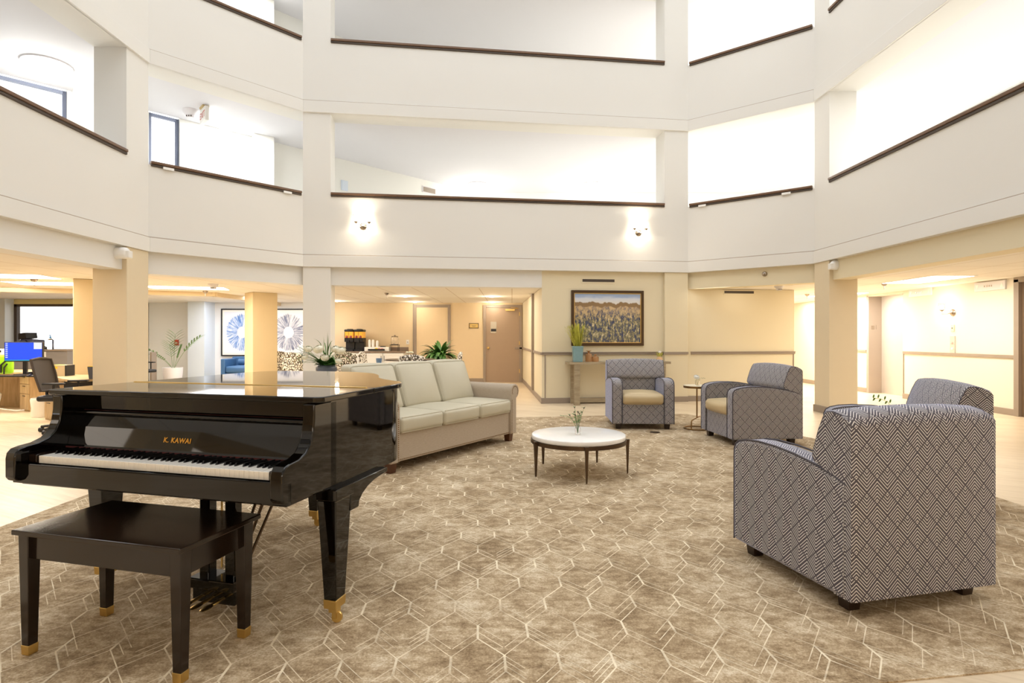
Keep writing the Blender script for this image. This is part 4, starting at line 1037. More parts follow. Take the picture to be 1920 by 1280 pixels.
# painting
def framed(name, lab, P, ang, w, h, fw, fmat, art, mat_b=0, dep=.035, lip=None, grp=None, w_art=None):
    t = thing(name, lab, 'picture', P, ang, grp)
    m = MB()
    for (x0, x1, z0, z1) in ((-w / 2, -w / 2 + fw, -h / 2, h / 2), (w / 2 - fw, w / 2, -h / 2, h / 2), (-w / 2 + fw, w / 2 - fw, h / 2 - fw, h / 2), (-w / 2 + fw, w / 2 - fw, -h / 2, -h / 2 + fw)): m.box(x0, x1, -dep, 0, z0, z1)
    m.build('frame', fmat, t, smooth=0, bevel=.006)
    if lip:
        m = MB(); a = fw; q = .012
        for (x0, x1, z0, z1) in ((-w / 2 + a, -w / 2 + a + q, -h / 2 + a, h / 2 - a), (w / 2 - a - q, w / 2 - a, -h / 2 + a, h / 2 - a), (-w / 2 + a, w / 2 - a, h / 2 - a - q, h / 2 - a), (-w / 2 + a, w / 2 - a, -h / 2 + a, -h / 2 + a + q)): m.box(x0, x1, -dep * .75, -.002, z0, z1)
        m.build('inner_lip', M[lip], t, smooth=0)
    iw, ih = w / 2 - fw, h / 2 - fw
    if mat_b:
        m = MB(); m.box(-iw, iw, -.012, -.001, -ih, ih); m.build('mat_board', M['paper'], t, smooth=0); iw -= mat_b; ih -= mat_b
    m = MB(); m.box(-iw, iw, -.016, -.008, -ih, ih); o = m.build('canvas', art, t, smooth=0)
    uv = o.data.uv_layers[0].data
    for l in o.data.loops: v_ = o.data.vertices[l.vertex_index].co; uv[l.index].uv = ((v_.x + iw) / (2 * iw), (v_.z + ih) / (2 * ih))
    return t
pc = onback(1139, 631); z1, z0 = zat(544.5, pc.y), zat(648, pc.y)
xa, xb = onback(1071.5, 631), onback(1207, 631)
framed('landscape_painting', 'framed landscape painting of a wildflower field hanging above the console table', (pc.x, pc.y, (z0 + z1) / 2) , BANG, (xb - xa).length, z1 - z0, .052, M['bronze'], M['landscape'], lip='brass')
# vents
for pa, pb, y0_, y1_, lab in ((1092, 1152, 523.5, 528.5, 'dark slot air vent in the wall above the landscape painting'), (1358, 1413, 545.5, 550, 'dark slot air vent high on the recessed wall right of the column')):
    P = onback((pa + pb) / 2, (y0_ + y1_) / 2); w = (onback(pb, 631) - onback(pa, 631)).length; h = (y1_ - y0_) / F * P.y
    t = thing('air_vent', lab, 'vent', P, BANG); m = MB(); m.box(-w / 2 - .02, w / 2 + .02, -.008, 0, -h / 2 - .03, h / 2 + .02); m.build('vent_frame', M['paint_warm'], t, smooth=0)
    m = MB(); m.box(-w / 2, w / 2, -.012, -.006, -h / 2, h / 2); m.build('slot', M['dark'], t, smooth=0)
# ---------------------------------------------------------------- lounge, alcove and dining corner beyond
for xa_, xb_, art, lab in ((415, 494, 'burst_blue', 'framed blue starburst print above the blue sofa'), (501, 582, 'burst_grey', 'framed grey-blue starburst print with a white disc, right of the blue one')):
    Yp = 15.4; z1, z0 = zat(578.5, Yp), zat(667.5, Yp); x0, x1 = (xa_ - 960) / F * Yp, (xb_ - 960) / F * Yp
    t = framed('starburst_print', lab, ((x0 + x1) / 2, Yp, (z0 + z1) / 2), 0, x1 - x0, z1 - z0, .035, M['black'], M[art], mat_b=.05, dep=.03, grp='starburst prints in the lounge')
# centre of each burst sits where the print shows it
# blue sofa
def bluesofa():
    Y = 14.5; x0 = (414 - 960) / F * Y; t = thing('sofa', 'blue leather sofa with bolster cushion under the blue starburst print', 'sofa', (x0 + .95, Y + .35, 0))
    m = MB(); m.box(-.95, .95, -.35, .38, .14, .30); m.build('frame', M['bluevelvet'], t, smooth=0, bevel=.02)
    m = MB(); m.box(-.95, .95, .22, .40, .28, .70); m.build('backrest', M['bluevelvet'], t, smooth=0, bevel=.03)
    for s in (-1, 1):
        m = MB(); m.box(*sorted((s * .95, s * .84)), -.37, .40, .14, .66); m.build('arm', M['bluevelvet'], t, smooth=0, bevel=.02)
    for s in (0, 1):
        m = MB(); m.rbox(-.83 + s * .83, -.005 + s * .83, -.37, .2, .31, .47, r=.04, bulge=(0, .02, .03), n=10); m.build('seat_cushion', M['bluevelvet'], t, smooth=60)
    m = MB(); m.tube([(-.70, .10, .57), (-.1, .10, .57)], .085, 20); m.build('bolster', M['bluevelvet'], t, smooth=60)
    for sx in (-1, 1):
        for yy in (-.3, .32):
            m = MB(); taper(m, sx * .8, yy, 0, .14, .04, .04, .07, .07); m.build('leg', M['leg_brown'], t, smooth=0)
bluesofa()
# palm
def frond(m, base, az, el, L, n=12, droop=.9, ll=.16):
    p = Vector(base); d = Vector((math.cos(az) * math.cos(el), math.sin(az) * math.cos(el), math.sin(el))); pts = [p.copy()]; sd = Vector((-math.sin(az), math.cos(az), 0))
    for i in range(n):
        p = p + d * L / n; d = (d + Vector((0, 0, -droop / n))).normalized(); pts.append(p.copy())
        if i > n * .35:
            k = ll * 1.7 * (1 - abs((i / n) - .7) * 1.2)
            for s in (-1, 1): m.leaf(p, d * .7 + sd * s + Vector((0, 0, .25)), k, .034, .5, 4)
    m.tube(pts, .005, 4)
Yp = 14.2; xp = (324 - 960) / F * Yp
t = thing('potted_palm', 'small palm in a large white round pot in the lounge corner', 'potted plant', (xp, Yp, 0))
m = MB(); m.lathe([(.15, 0), (.175, .05), (.215, .30), (.222, .46), (.205, .46), (.195, .40), (.001, .40)], n=32); m.build('pot', M['potwhite'], t)
m = MB(); frond(m, (0, 0, .42), 3.3, 1.0, 1.05, droop=1.3); frond(m, (0, 0, .42), 2.9, .8, .7, droop=.7, ll=.12); frond(m, (.02, 0, .42), 1.6, 1.5, .85, droop=.25, ll=.2); frond(m, (0, 0, .42), 4.7, 1.4, .62, droop=.4, ll=.18); frond(m, (.03, 0, .42), .1, 1.15, 1.0, droop=.9, ll=.16); frond(m, (.03, 0, .42), .6, 1.35, .55, droop=.3, ll=.13)
m.build('fronds', M['green_soft'], t, smooth=60)
t = thing('fire_alarm_pull', 'small red fire alarm pull station on the pale wall behind the palm', 'fire alarm', ((331 - 960) / F * 15.4, 15.42, zat(642, 15.4)))
m = MB(); m.box(-.055, .055, -.04, 0, -.075, .075); m.build('housing', M['red'], t, smooth=0, bevel=.006); m = MB(); m.box(-.035, .035, -.05, -.038, -.02, .0); m.build('pull_handle', M['paper'], t, smooth=0)
# flower arrangement on a small round table behind the sofa
tx, ty = (612 - 960) / F * 7.9, 7.9
t = thing('round_table', 'small round table behind the sofa carrying the flower arrangement', 'table', (tx, ty, 0))
m = MB(); m.lathe([(.28, .655), (.30, .662), (.30, .675), (.001, .68)], n=40); m.build('table_top', M['marble'], t); m = MB(); m.lathe([(.18, 0), (.18, .015), (.03, .04), (.025, .62), (.06, .655)], n=24); m.build('pedestal', M['bronze'], t)
t = thing('flower_arrangement', 'large arrangement of cream flowers and grasses in a slate bowl behind the piano', 'flowers', (tx, ty, .681))
m = MB(); m.lathe([(.07, 0), (.11, .02), (.142, .08), (.14, .12), (.12, .15), (.10, .15), (.10, .10), (.001, .09)], n=32); m.build('vase', M['darkvase'], t)
r = random.Random(11)
for k, (x, z, rad) in enumerate([(-.19, .37, .055), (-.05, .365, .075), (.02, .25, .062), (-.235, .26, .045), (.17, .37, .055), (.24, .345, .07), (.22, .21, .05)]): rose(t, (x, -.15 + r.uniform(-.05, .03), z), rad * .95, 'petal', k)
m = MB()
for k in range(75):
    a = r.uniform(0, 6.28); rad = r.uniform(.03, .1); el = r.uniform(.5, 1.3); b = Vector((math.cos(a) * rad, math.sin(a) * rad, .15))
    m.leaf(b, (math.cos(a), math.sin(a), math.tan(el) * .7), r.uniform(.10, .18), .07, .9, 5)
m.build('leaves', M['green_dark'], t, smooth=60)
m = MB()
for k in range(22):
    a = r.uniform(0, 6.28); el = r.uniform(.7, 1.35); m.leaf((0, 0, .15), (math.cos(a) * math.cos(el), math.sin(a) * .6 * math.cos(el), math.sin(el)), r.uniform(.38, .6), .014, 2.3, 12)
for k in range(16): a = math.pi + r.uniform(-.5, .5); m.tube([(-.08, 0, .2), (-.2 - r.uniform(0, .1), 0, .2 + r.uniform(-.02, .16)), (-.33 - r.uniform(0, .1), r.uniform(-.05, .05), .19 + r.uniform(-.03, .26))], .002, 4)
for k, (x, h) in enumerate(((.02, .56), (.035, .52), (-.05, .50), (.09, .46))): m.leaf((x * .5, 0, .15), (x * .6, 0, 1), h - .1, .03, .1, 5)
m.build('grasses', M['green'], t, smooth=60)
# dining group
def dchair(label, x, y, rz, grp='floral dining chairs'):
    t = thing('dining_chair', label, 'chair', (x, y, 0), rz, grp)
    m = MB(); m.rbox(-.24, .24, -.25, .20, .38, .48, r=.04, bulge=(0, .0, .02), n=8); m.build('seat', M['floral'], t, smooth=60)
    def bend(p): return (p.x, p.y + .25 * p.x * p.x * -1.6 + .08 * (p.z - .45), p.z - .9 * p.x * p.x * (1 if p.z > .7 else 0))
    m = MB(); m.rbox(-.25, .25, .17, .24, .46, .90, r=.035, n=10, fn=bend); m.build('backrest', M['floral'], t, smooth=60)
    for sx in (-1, 1):
        for yy in (-.21, .19): m = MB(); taper(m, sx * .2, yy, 0, .39, .025, .025, .04, .04); m.build('leg', M['leg_dark'], t, smooth=0)
    return t
def at(px, Y): return ((px - 960) / F * Y, Y)
d0 = dchair('floral dining chair just right of the yellow column in the lounge', *at(530, 13.1), math.pi)
dup(d0, (*at(560, 12.2), 0), math.pi * .9, 'floral dining chair beside the grey starburst print, second from the yellow column')
dup(d0, (*at(646, 12.3), 0), math.pi * 1.1, 'floral dining chair behind the flower arrangement')
dup(d0, (*at(698, 12.8), 0), math.pi * .5, 'floral dining chair seen edge-on in front of the white cabinets')
d5 = dup(d0, (*at(776, 10.7), 0), math.pi, 'floral dining chair with rounded back in front of the round table')
dup(d0, (*at(843, 12.2), 0), -math.pi * .45, 'floral dining chair right of the round table below the dark green plant')
tx, ty = at(770, 11.8)
t = thing('dining_table', 'round dark-edged dining table in the alcove', 'table', (tx, ty, 0))
m = MB(); m.lathe([(.50, .735), (.52, .74), (.52, .755), (.50, .762), (.001, .763)], n=48); m.build('table_top', M['leg_dark'], t); m = MB(); m.lathe([(.28, 0), (.26, .03), (.04, .06), (.04, .70), (.15, .735)], n=24); m.build('pedestal', M['bronze'], t)
t = thing('centrepiece', 'small pale flower centrepiece on the round dining table', 'flowers', (tx - .02, ty, .764)); m = MB(); m.lathe([(.03, 0), (.04, .03), (.03, .07), (.001, .07)], n=16); m.build('vase', M['potwhite'], t)
for k, dx in enumerate((-.05, .0, .05)): rose(t, (dx, 0, .13), .03, 'petal', k)
tx, ty = at(745, 9.9)
t = thing('potted_plant', 'low bright green plant just above the middle sofa cushion', 'potted plant', (tx, ty, 0)); m = MB(); m.lathe([(.10, 0), (.14, .5), (.13, .66), (.001, .66)], n=20); m.build('pot', M['potwhite'], t)
m = MB()
for k in range(26): a = r.uniform(0, 6.28); m.leaf((0, 0, .64), (math.cos(a), math.sin(a), r.uniform(.2, .9)), .17, .06, .8, 5)
m.build('leaves', M['green_yellow'], t, smooth=60)
tx, ty = at(829, 13.4)
t = thing('potted_plant', 'large dark green leafy plant in a tall pale pot before the framed panel', 'potted plant', (tx, ty, 0)); m = MB(); m.lathe([(.12, 0), (.17, .60), (.18, .80), (.16, .80), (.15, .74), (.001, .74)], n=24); m.build('pot', plain('tan_pot', '#CDBB9B', .5), t)
m = MB()
for k in range(120):
    a = r.uniform(0, 6.28); el = r.uniform(-.1, 1.3); m.leaf((math.cos(a) * .06 - .05, math.sin(a) * .06, .76), (math.cos(a) * math.cos(el) * 1.1 - .12, math.sin(a) * math.cos(el), math.sin(el) + .1), r.uniform(.3, .54), .10, 1.7, 8)
m.build('leaves', M['green_dark'], t, smooth=60)
t = thing('planter', 'small blue pot in front of the white cabinets', 'pot', (*at(710.5, 12.0), 0)); m = MB(); m.box(-.02, .02, -.02, .02, 0, .65); m.lathe([(.1, .0), (.1, .02), (.001, .03)], n=16); m.build('stand', M['bronze'], t); m = MB(); m.lathe([(.05, .65), (.062, .77), (.055, .77), (.001, .70)], n=20); m.build('pot', plain('blue_glaze', '#5F7FA6', .4), t)

# coffee counter
Yc = 14.95; cx0, cx1 = (600 - 960) / F * Yc, (757 - 960) / F * Yc; CT = zat(658.5, Yc)
nW = 4; cw_ = (cx1 - cx0) / nW
for k in range(nW):
    x0 = cx0 + k * cw_
    t = thing('base_cabinet', '-', 'cabinet', (x0 + cw_ / 2, Yc + .28, 0), 0, 'white base cabinets under the coffee counter'); h = cw_ / 2
    t['label'] = ('white base cabinet at the left end under the coffee counter, behind the flowers', 'white base cabinet below the black beverage dispensers', 'white base cabinet below the paper cup stacks', 'white base cabinet at the right end below the clear drink dispenser')[k]
    m = MB(); m.box(-h + .002, h - .002, -.26, .25, .1, CT - .042); m.box(-h + .02, h - .02, -.2, .25, 0, .1); m.build('body', M['white'], t, smooth=0)
    m = MB(); m.box(-h + .01, h - .01, -.28, -.26, .12, CT - .05); d = m.build('door', M['white'], t, smooth=0, bevel=.003)
    for (a, b, c_, e) in ((-h + .01, h - .01, CT - .11, CT - .05), (-h + .01, h - .01, .12, .18), (-h + .01, -h + .07, .12, CT - .05), (h - .07, h - .01, .12, CT - .05)):
        pass
    m = MB(); m.box(-h + .01, h - .01, -.288, -.28, CT - .11, CT - .05); m.box(-h + .01, h - .01, -.288, -.28, .12, .18); m.box(-h + .01, -h + .07, -.288, -.28, .18, CT - .11); m.box(h - .07, h - .01, -.288, -.28, .18, CT - .11); m.build('door_rim', M['white'], d, smooth=0, bevel=.002)
    m = MB(); sx = 1 if k % 2 == 0 else -1; m.tube([(sx * (h - .04), -.288, CT - .12), (sx * (h - .04), -.31, CT - .12), (sx * (h - .04), -.31, CT - .25), (sx * (h - .04), -.288, CT - .25)], .006, 6); m.build('handle', M['black'], d)
o = MB().box(cx0 - .02, cx1 + .03, Yc - .02, Yc + .54, CT - .04, CT).box(cx0, cx1 + .03, Yc + .52, Yc + .54, CT, CT + .10).build('countertop', plain('taupe_counter', '#8A7767', .4), smooth=0, bevel=.004)
tag(o, 'long taupe countertop on the white cabinets of the coffee corner', 'countertop')
def urn(px):
    x = (px - 960) / F * 15.1; t = thing('beverage_dispenser', '-', 'coffee machine', (x, 15.15, CT + .002), 0, 'twin beverage dispensers')
    zz = zat(617, 15.1) - CT
    m = MB(); m.box(-.115, .115, -.14, .19, 0, .04); m.box(-.115, .115, .0, .19, .04, zz * .42); m.box(-.115, .115, -.13, .2, zz * .42, zz * .60); m.build('body', M['black'], t, smooth=0, bevel=.008)
    m = MB(); m.box(-.11, .11, -.135, .18, zz * .60, zz * .88); m.build('hopper', M['juice'], t, smooth=0, bevel=.006)
    m = MB(); m.box(-.003, .003, -.139, -.133, zz * .6, zz * .88); m.box(-.112, -.10, -.139, -.133, zz * .6, zz * .88); m.build('divider', M['black'], t, smooth=0)
    m = MB(); m.lathe([(.05, 0), (.048, .05), (.03, .07), (.001, .075)], c=(-.052, -.10, zz * .60), n=14); m.lathe([(.05, 0), (.048, .05), (.03, .07), (.001, .075)], c=(.052, -.10, zz * .60), n=14); m.build('red_panel', M['juice_red'], t)
    m = MB(); m.rbox(-.12, .12, -.14, .19, zz * .88, zz * .985, r=.02, n=6); m.box(-.05, .05, -.1, .1, zz * .98, zz * 1.01); m.build('lid', M['black'], t)
    m = MB(); m.box(-.02, .02, -.17, -.13, zz * .40, zz * .52); m.build('spout', M['black'], t, smooth=0)
    return t
u1 = urn(655.5); u1['label'] = 'left one of the twin black beverage dispensers on the counter'
dup(u1, ((673.5 - 960) / F * 15.1, 15.15, CT + .002), 0, 'right one of the twin black beverage dispensers, beside the paper cups')
cb = None
for k, (px, h) in enumerate(((693, .19), (699.5, .19), (707.5, .165))):
    x = (px - 960) / F * 15.1; m = MB(); m.lathe([(.030, 0), (.036, h * .45), (.034, h * .7), (.028, h * .93), (.018, h), (.001, h)], n=18)
    o = m.build('cup_stack', M['paper'], loc=(x, 15.1, CT + .114)); tag(o, ('stack of white paper cups nearest the beverage dispensers', 'middle stack of white paper cups on the counter box', 'shorter right stack of white paper cups on the counter box')[k], 'cups', 'white paper cup stacks')
x0, x1 = (684.5 - 960) / F * 15.05, (730 - 960) / F * 15.05
t = thing('condiment_organizer', 'white organizer box with dark tray of sachets below the cup stacks', 'organizer', ((x0 + x1) / 2, 15.1, CT + .002)); w = (x1 - x0) / 2
m = MB(); m.box(-w, w, -.12, .12, 0, .11); m.build('box', M['paper'], t, smooth=0, bevel=.004); m = MB(); m.box(-w + .1, w - .1, -.15, -.12, .02, .035); m.box(-w + .1, w - .1, -.155, -.15, .02, .06); m.build('tray', M['black'], t, smooth=0)
for k, (a, c_) in enumerate(((-.16, 'paper'), (-.08, 'paper'), (0, 'yellow'), (.07, 'pink'), (.14, 'pink'))): m = MB(); m.rbox(a - .03, a + .03, -.15, -.115, .04, .085, r=.012, n=4); m.build('sachets', M[c_], t)
m = MB(); m.box(.08, .2, -.06, .06, .11, .135); m.build('lid_holder', M['black'], t, smooth=0)
t = thing('water_dispenser', 'clear glass drink dispenser on a black metal stand on the counter', 'dispenser', ((739.5 - 960) / F * 15.05, 15.1, CT + .002))
m = MB()
for a in (-.1, .1):
    for b in (-.08, .08): m.tube([(a, b, 0), (a, b, .16)], .006, 6)
m.box(-.115, .115, -.095, .095, .155, .17); m.build('stand', M['black'], t, smooth=0)
m = MB(); m.lathe([(.09, .17), (.10, .18), (.10, .34), (.085, .375), (.07, .375), (.09, .34), (.09, .185), (.001, .18)], n=28, caps=False); m.build('jar', M['glass'], t)
m = MB(); m.lathe([(.088, .375), (.09, .39), (.02, .40), (.02, .42), (.001, .425)], n=28); m.build('lid', M['nickel'], t); m = MB(); m.tube([(0, -.10, .2), (0, -.13, .2), (0, -.13, .185)], .01, 8); m.build('tap', M['nickel'], t)
def wallbox(name, lab, cat, px, py, w, h, mat, Y=15.485, t=.012, **k):
    o = MB().box(-w / 2, w / 2, -t, 0, -h / 2, h / 2).build(name, mat, loc=((px - 960) / F * Y, Y + .012, zat(py, Y)), smooth=0, bevel=.002); return tag(o, lab, cat)
t = thing('door_plaque', 'small brass plaque with dark rim on the wall left of the taupe door', 'sign', ((888.5 - 960) / F * 15.5, 15.5, zat(610.5, 15.5)))
m = MB(); m.box(-.13, .13, -.012, 0, -.07, .07); m.build('rim', M['bronze'], t, smooth=0); m = MB(); m.box(-.112, .112, -.016, -.01, -.052, .052); m.build('plate', M['brass'], t, smooth=0)
m = MB(); m.box(-.06, .06, -.018, -.0155, -.006, .002); m.box(-.04, .04, -.018, -.0155, -.022, -.016); m.build('engraving', M['dark'], t, smooth=0)
t = thing('light_switch', 'white light switch plate on the alcove wall right of the coffee counter', 'switch', ((764.5 - 960) / F * 15.5, 15.5, zat(641, 15.5)))
m = MB(); m.box(-.04, .04, -.01, 0, -.06, .06); m.build('plate', M['white_gloss'], t, smooth=0, bevel=.003); m = MB(); m.box(-.008, .008, -.02, -.01, -.015, .015); m.build('toggle', M['taupe'], t, smooth=0)

# ---------------------------------------------------------------- ceiling fittings on the ground floor
def downlight(label, px, py):
    Y = F * (CAMH - 2.13) / (py - HOR); x = (px - 960) / F * Y
    t = thing('downlight', label, 'ceiling light', (x, Y, 2.13), 0, 'small recessed downlights in the alcove ceiling')
    m = MB(); m.lathe([(.09, 0), (.088, -.008), (.065, -.01), (.06, -.002)], n=24, caps=False); m.build('trim_ring', M['white'], t); m = MB(); m.lathe([(.001, -.022), (.045, -.018), (.06, -.002)], n=24, caps=False); m.build('lens', M['lamp'], t)
    point((x, Y, 2.04), 9, (1, .86, .68), .05)
for px, py, lab in ((632, 564, 'leftmost recessed downlight in the alcove ceiling, near the column'), (760, 555, 'recessed downlight in the middle of the alcove ceiling, nearer one of the pair'), (778, 565.5, 'recessed downlight above the framed panel, farther one of the middle pair'), (922, 555.5, 'recessed downlight above the taupe door, nearer one of the pair'), (923, 566, 'recessed downlight right in front of the taupe door, farther one of the pair')): downlight(lab, px, py)
def sprinkler(label, px, py, zc=2.13, grp='ceiling sprinklers'):
    Y = F * (CAMH - zc) / (py - HOR); x = (px - 960) / F * Y
    t = thing('sprinkler_head', label, 'sprinkler', (x, Y, zc), 0, grp)
    m = MB(); m.lathe([(.045, 0), (.05, -.006), (.03, -.04), (.018, -.045)], n=20); m.build('escutcheon', M['nickel'], t); m = MB(); m.tube([(0, 0, -.04), (0, 0, -.10)], .008, 8); m.lathe([(.001, -.10), (.022, -.10), (.001, -.105)], n=12); m.build('nozzle', M['nickel'], t)
for px, py, lab in ((725, 549, 'sprinkler head on the alcove ceiling left of the middle downlights'), (64, 523, 'sprinkler head on the reception ceiling at the far left'), (1658, 531, 'sprinkler head in front of the elevator door'), (1513.5, 551, 'sprinkler head in the bright corridor left of the right column'), (385, 545, 'sprinkler head beyond the smoke detector in the left passage')): sprinkler(lab, px, py)
def smoke(label, px, py, zc=2.13, s=1):
    Y = F * (CAMH - zc) / (py - HOR); x = (px - 960) / F * Y
    t = thing('smoke_detector', label, 'smoke detector', (x, Y, zc), 0, 'smoke detectors')
    m = MB(); m.lathe([(.085 * s, 0), (.08 * s, -.03 * s), (.05 * s, -.06 * s), (.048 * s, -.085 * s), (.001, -.088 * s)], n=28); o = m.build('housing', M['potwhite'], t)
    m = MB()
    for k in range(3): m.box(-.03 * s + k * .024 * s, -.02 * s + k * .024 * s, -.052 * s, -.047 * s, -.08 * s, -.066 * s)
    m.build('vent_slots', M['dark'], t, smooth=0)
smoke('smoke detector on the ceiling of the left passage, before the round column', 400, 532)
smoke('smoke detector near the end of the recessed wall on the right', 1461, 535)
smoke('smoke detector on the second-floor ceiling beside the exit sign', 359, 207, 5.10, 1.6)
p = Vector(OCT[2]); a_, b_, d_, n_ = enorm(2); tt = on_line(1434, tuple(a_ + n_ * .06), tuple(b_ + n_ * .06))
t = thing('motion_sensor', 'small round sensor on the header right of the column', 'sensor', (tt[0], tt[1], zat(513.5, tt[1])), math.atan2(-n_.x, n_.y))
m = MB(); m.lathe([(.045, 0), (.045, .01), (.03, .035), (.001, .045)], n=20, M_=Matrix.Rotation(math.radians(90), 4, 'X')); m.build('dome', M['nickel'], t)
# light panels in the ground-floor ceilings (each carries its own lamp)
def panel(label, x, y, w, h, zc, power, col, rz=0, name='ceiling_light', grp='flat ceiling light panels'):
    t = thing('ceiling_light', label, 'ceiling light', (x, y, zc), rz, grp)
    m = MB(); m.box(-w / 2 - .03, w / 2 + .03, -h / 2 - .03, h / 2 + .03, -.006, .0); m.build('frame', M['white'], t, smooth=0); m = MB(); m.box(-w / 2, w / 2, -h / 2, h / 2, -.010, -.006); m.build('diffuser', M['lampw'], t, smooth=0)
    l = area((x, y, zc - .02), w, power, col, (0, 0, rz), sy=h)
for lab, px, py, w, h, pw, rz in (('ceiling light panel at the left edge over the reception', 15, 517, 1.1, .6, 40, .2), ('ceiling light panel near the first yellow column', 100, 531, 1.2, .6, 30, .2), ('wide ceiling light panel of the left passage', 352, 539, 1.3, .6, 45, .3)):
    Y = F * (CAMH - 2.13) / (py - HOR); panel(lab, (px - 960) / F * Y, Y, w, h, 2.13, pw, (1, .88, .70), rz)
for lab, px, py, pw in (('ceiling light panel of the elevator hall above the wall lamp', 1735, 524, 22), ('ceiling light panel at the far end of the elevator hall', 1570, 552, 70)):
    Y = F * (CAMH - 2.13) / (py - HOR); panel(lab, (px - 960) / F * Y, Y, .6, 1.2, 2.13, pw, (1, .93, .82))
# drum lights of the upper corridors
def drum(label, x, y, zc, r=.28, s=1):
    t = thing('drum_light', label, 'ceiling light', (x, y, zc), 0, 'drum lights on the upper corridor ceilings')
    m = MB(); m.lathe([(r + .02, 0), (r + .02, -.02), (r, -.022)], n=36); m.build('mount_ring', M['potwhite'], t); m = MB(); m.lathe([(r, -.02), (r * .97, -.09), (r * .8, -.115), (.001, -.12)], n=36, caps=False); m.build('diffuser', M['lampw'], t)
    point((x, y, zc - .3), 24 * s, (1, .96, .88), .12)
drum('drum light on the second-floor ceiling of the left corridor', (88 - 960) / F * 8.2, 8.2, 5.10)
drum('left drum light low over the second-floor back railing', (895 - 960) / F * 14.6, 14.6, 5.10, .2)
drum('right drum light low over the second-floor back railing', (1110 - 960) / F * 14.6, 14.6, 5.10, .2)
drum('drum light of the third-floor left corridor', -5.2, 10.9, 7.755, .25)

# exit sign on the second floor
Y = F * (CAMH - 5.1) / (200 - HOR); x = (383 - 960) / F * Y
t = thing('exit_sign', 'white hanging exit sign with red letters on the second-floor ceiling', 'exit sign', (x, Y, 5.10), math.radians(-48))
m = MB(); m.box(-.10, .10, -.05, .05, -.03, 0); m.build('mount', plain('tan_plastic', '#C9B27E', .5), t, smooth=0); m = MB(); m.box(-.17, .17, -.03, .03, -.27, -.03); sg = m.build('housing', M['white'], t, smooth=0, bevel=.005)
cu = bpy.data.curves.new('letters', 'FONT'); cu.body = 'EXIT'; cu.size = .15; cu.extrude = .001; cu.align_x = 'CENTER'
tmp = bpy.data.objects.new('tmp', cu); C.objects.link(tmp); me = bpy.data.meshes.new_from_object(tmp.evaluated_get(bpy.context.evaluated_depsgraph_get())); bpy.data.objects.remove(tmp)
me.materials.clear(); me.materials.append(M['red']); lt = bpy.data.objects.new('lettering', me); C.objects.link(lt); lt.parent = sg; lt.location = (0, -.032, -.20); lt.rotation_euler = (math.radians(90), 0, 0)
# sprinkler and hatch, grille seen over the back railing
def ondiag(px, py): p = on_line(px, A2, B2); return Vector((p[0], p[1], zat(py, p[1])))
DA = math.atan2(-dn.x, dn.y)
for nm, lab, px, py, w, h, mat in (('access_panel', 'small pale access panel high on the second-floor wall at the left', 645.5, 348, .16, .22, 'bluewhite'), ('return_grille', 'grey wall grille just above the second-floor back railing', 804, 357, .42, .16, 'taupe')):
    P = ondiag(px, py); t = thing(nm, lab, 'grille' if 'grille' in nm else 'panel', P, math.atan2(dn.x * -1, dn.y)); m = MB(); m.box(-w / 2, w / 2, -.02, 0, -h / 2, h / 2); m.build('frame', M['bluewhite'] if mat == 'bluewhite' else M['potwhite'], t, smooth=0)
    m = MB(); m.box(-w / 2 + .02, w / 2 - .02, -.026, -.018, -h / 2 + .02, h / 2 - .02); m.build('face', M[mat], t, smooth=0)
# wall lamps
def sconce(label, P, ang, power=17, two=True, grp='wall lamps on the second-floor parapet'):
    t = thing('wall_lamp', label, 'wall lamp', P, ang, grp)
    m = MB(); m.lathe([(.06, 0), (.062, .008), (.045, .025), (.02, .035), (.001, .04)], n=24, M_=Matrix.Rotation(math.radians(90), 4, 'X')); m.build('backplate', M['nickel'], t)
    for s in ((-1, 1) if two else (-1,)):
        c = (s * .11, -.10, .0) if two else (-.13, -.10, 0)
        m = MB(); m.tube([(0, -.03, 0), (c[0] * .5, -.07, -.02), (c[0], c[1], -.02), (c[0], c[1], .04)], .008, 8); m.lathe([(.012, .03), (.03, .045), (.034, .06), (.001, .062)], c=(c[0], c[1], 0), n=16); a = m.build('arm', M['nickel'], t)
        m = MB(); m.lathe([(.034, .06), (.05, .09), (.055, .17), (.05, .175), (.045, .16)], c=(c[0], c[1], 0), n=24, caps=False); m.build('glass_shade', M['glass'], a)
        m = MB(); m.lathe([(.012, .06), (.026, .09), (.028, .115), (.015, .14), (.001, .145)], c=(c[0], c[1], 0), n=16); m.build('bulb', M['lamp'], a)
    q = Matrix.Rotation(ang, 4, 'Z') @ Vector((0 if two else -.13, -.13, .10)); point(Vector(P) + q, power, (1, .87, .68), .05)
for px, py, lab in ((681, 424, 'left wall lamp with glowing glass shades on the second-floor parapet'), (1197, 436, 'right wall lamp with glowing glass shades on the second-floor parapet')): sconce(lab, onback(px, py, 0), BANG)
yy = XE / ((1787 - 960) / F); sconce('wall lamp with one upright bulb on the elevator hall wall', (XE, yy, zat(586, yy)), -math.pi / 2, 20, False, None)
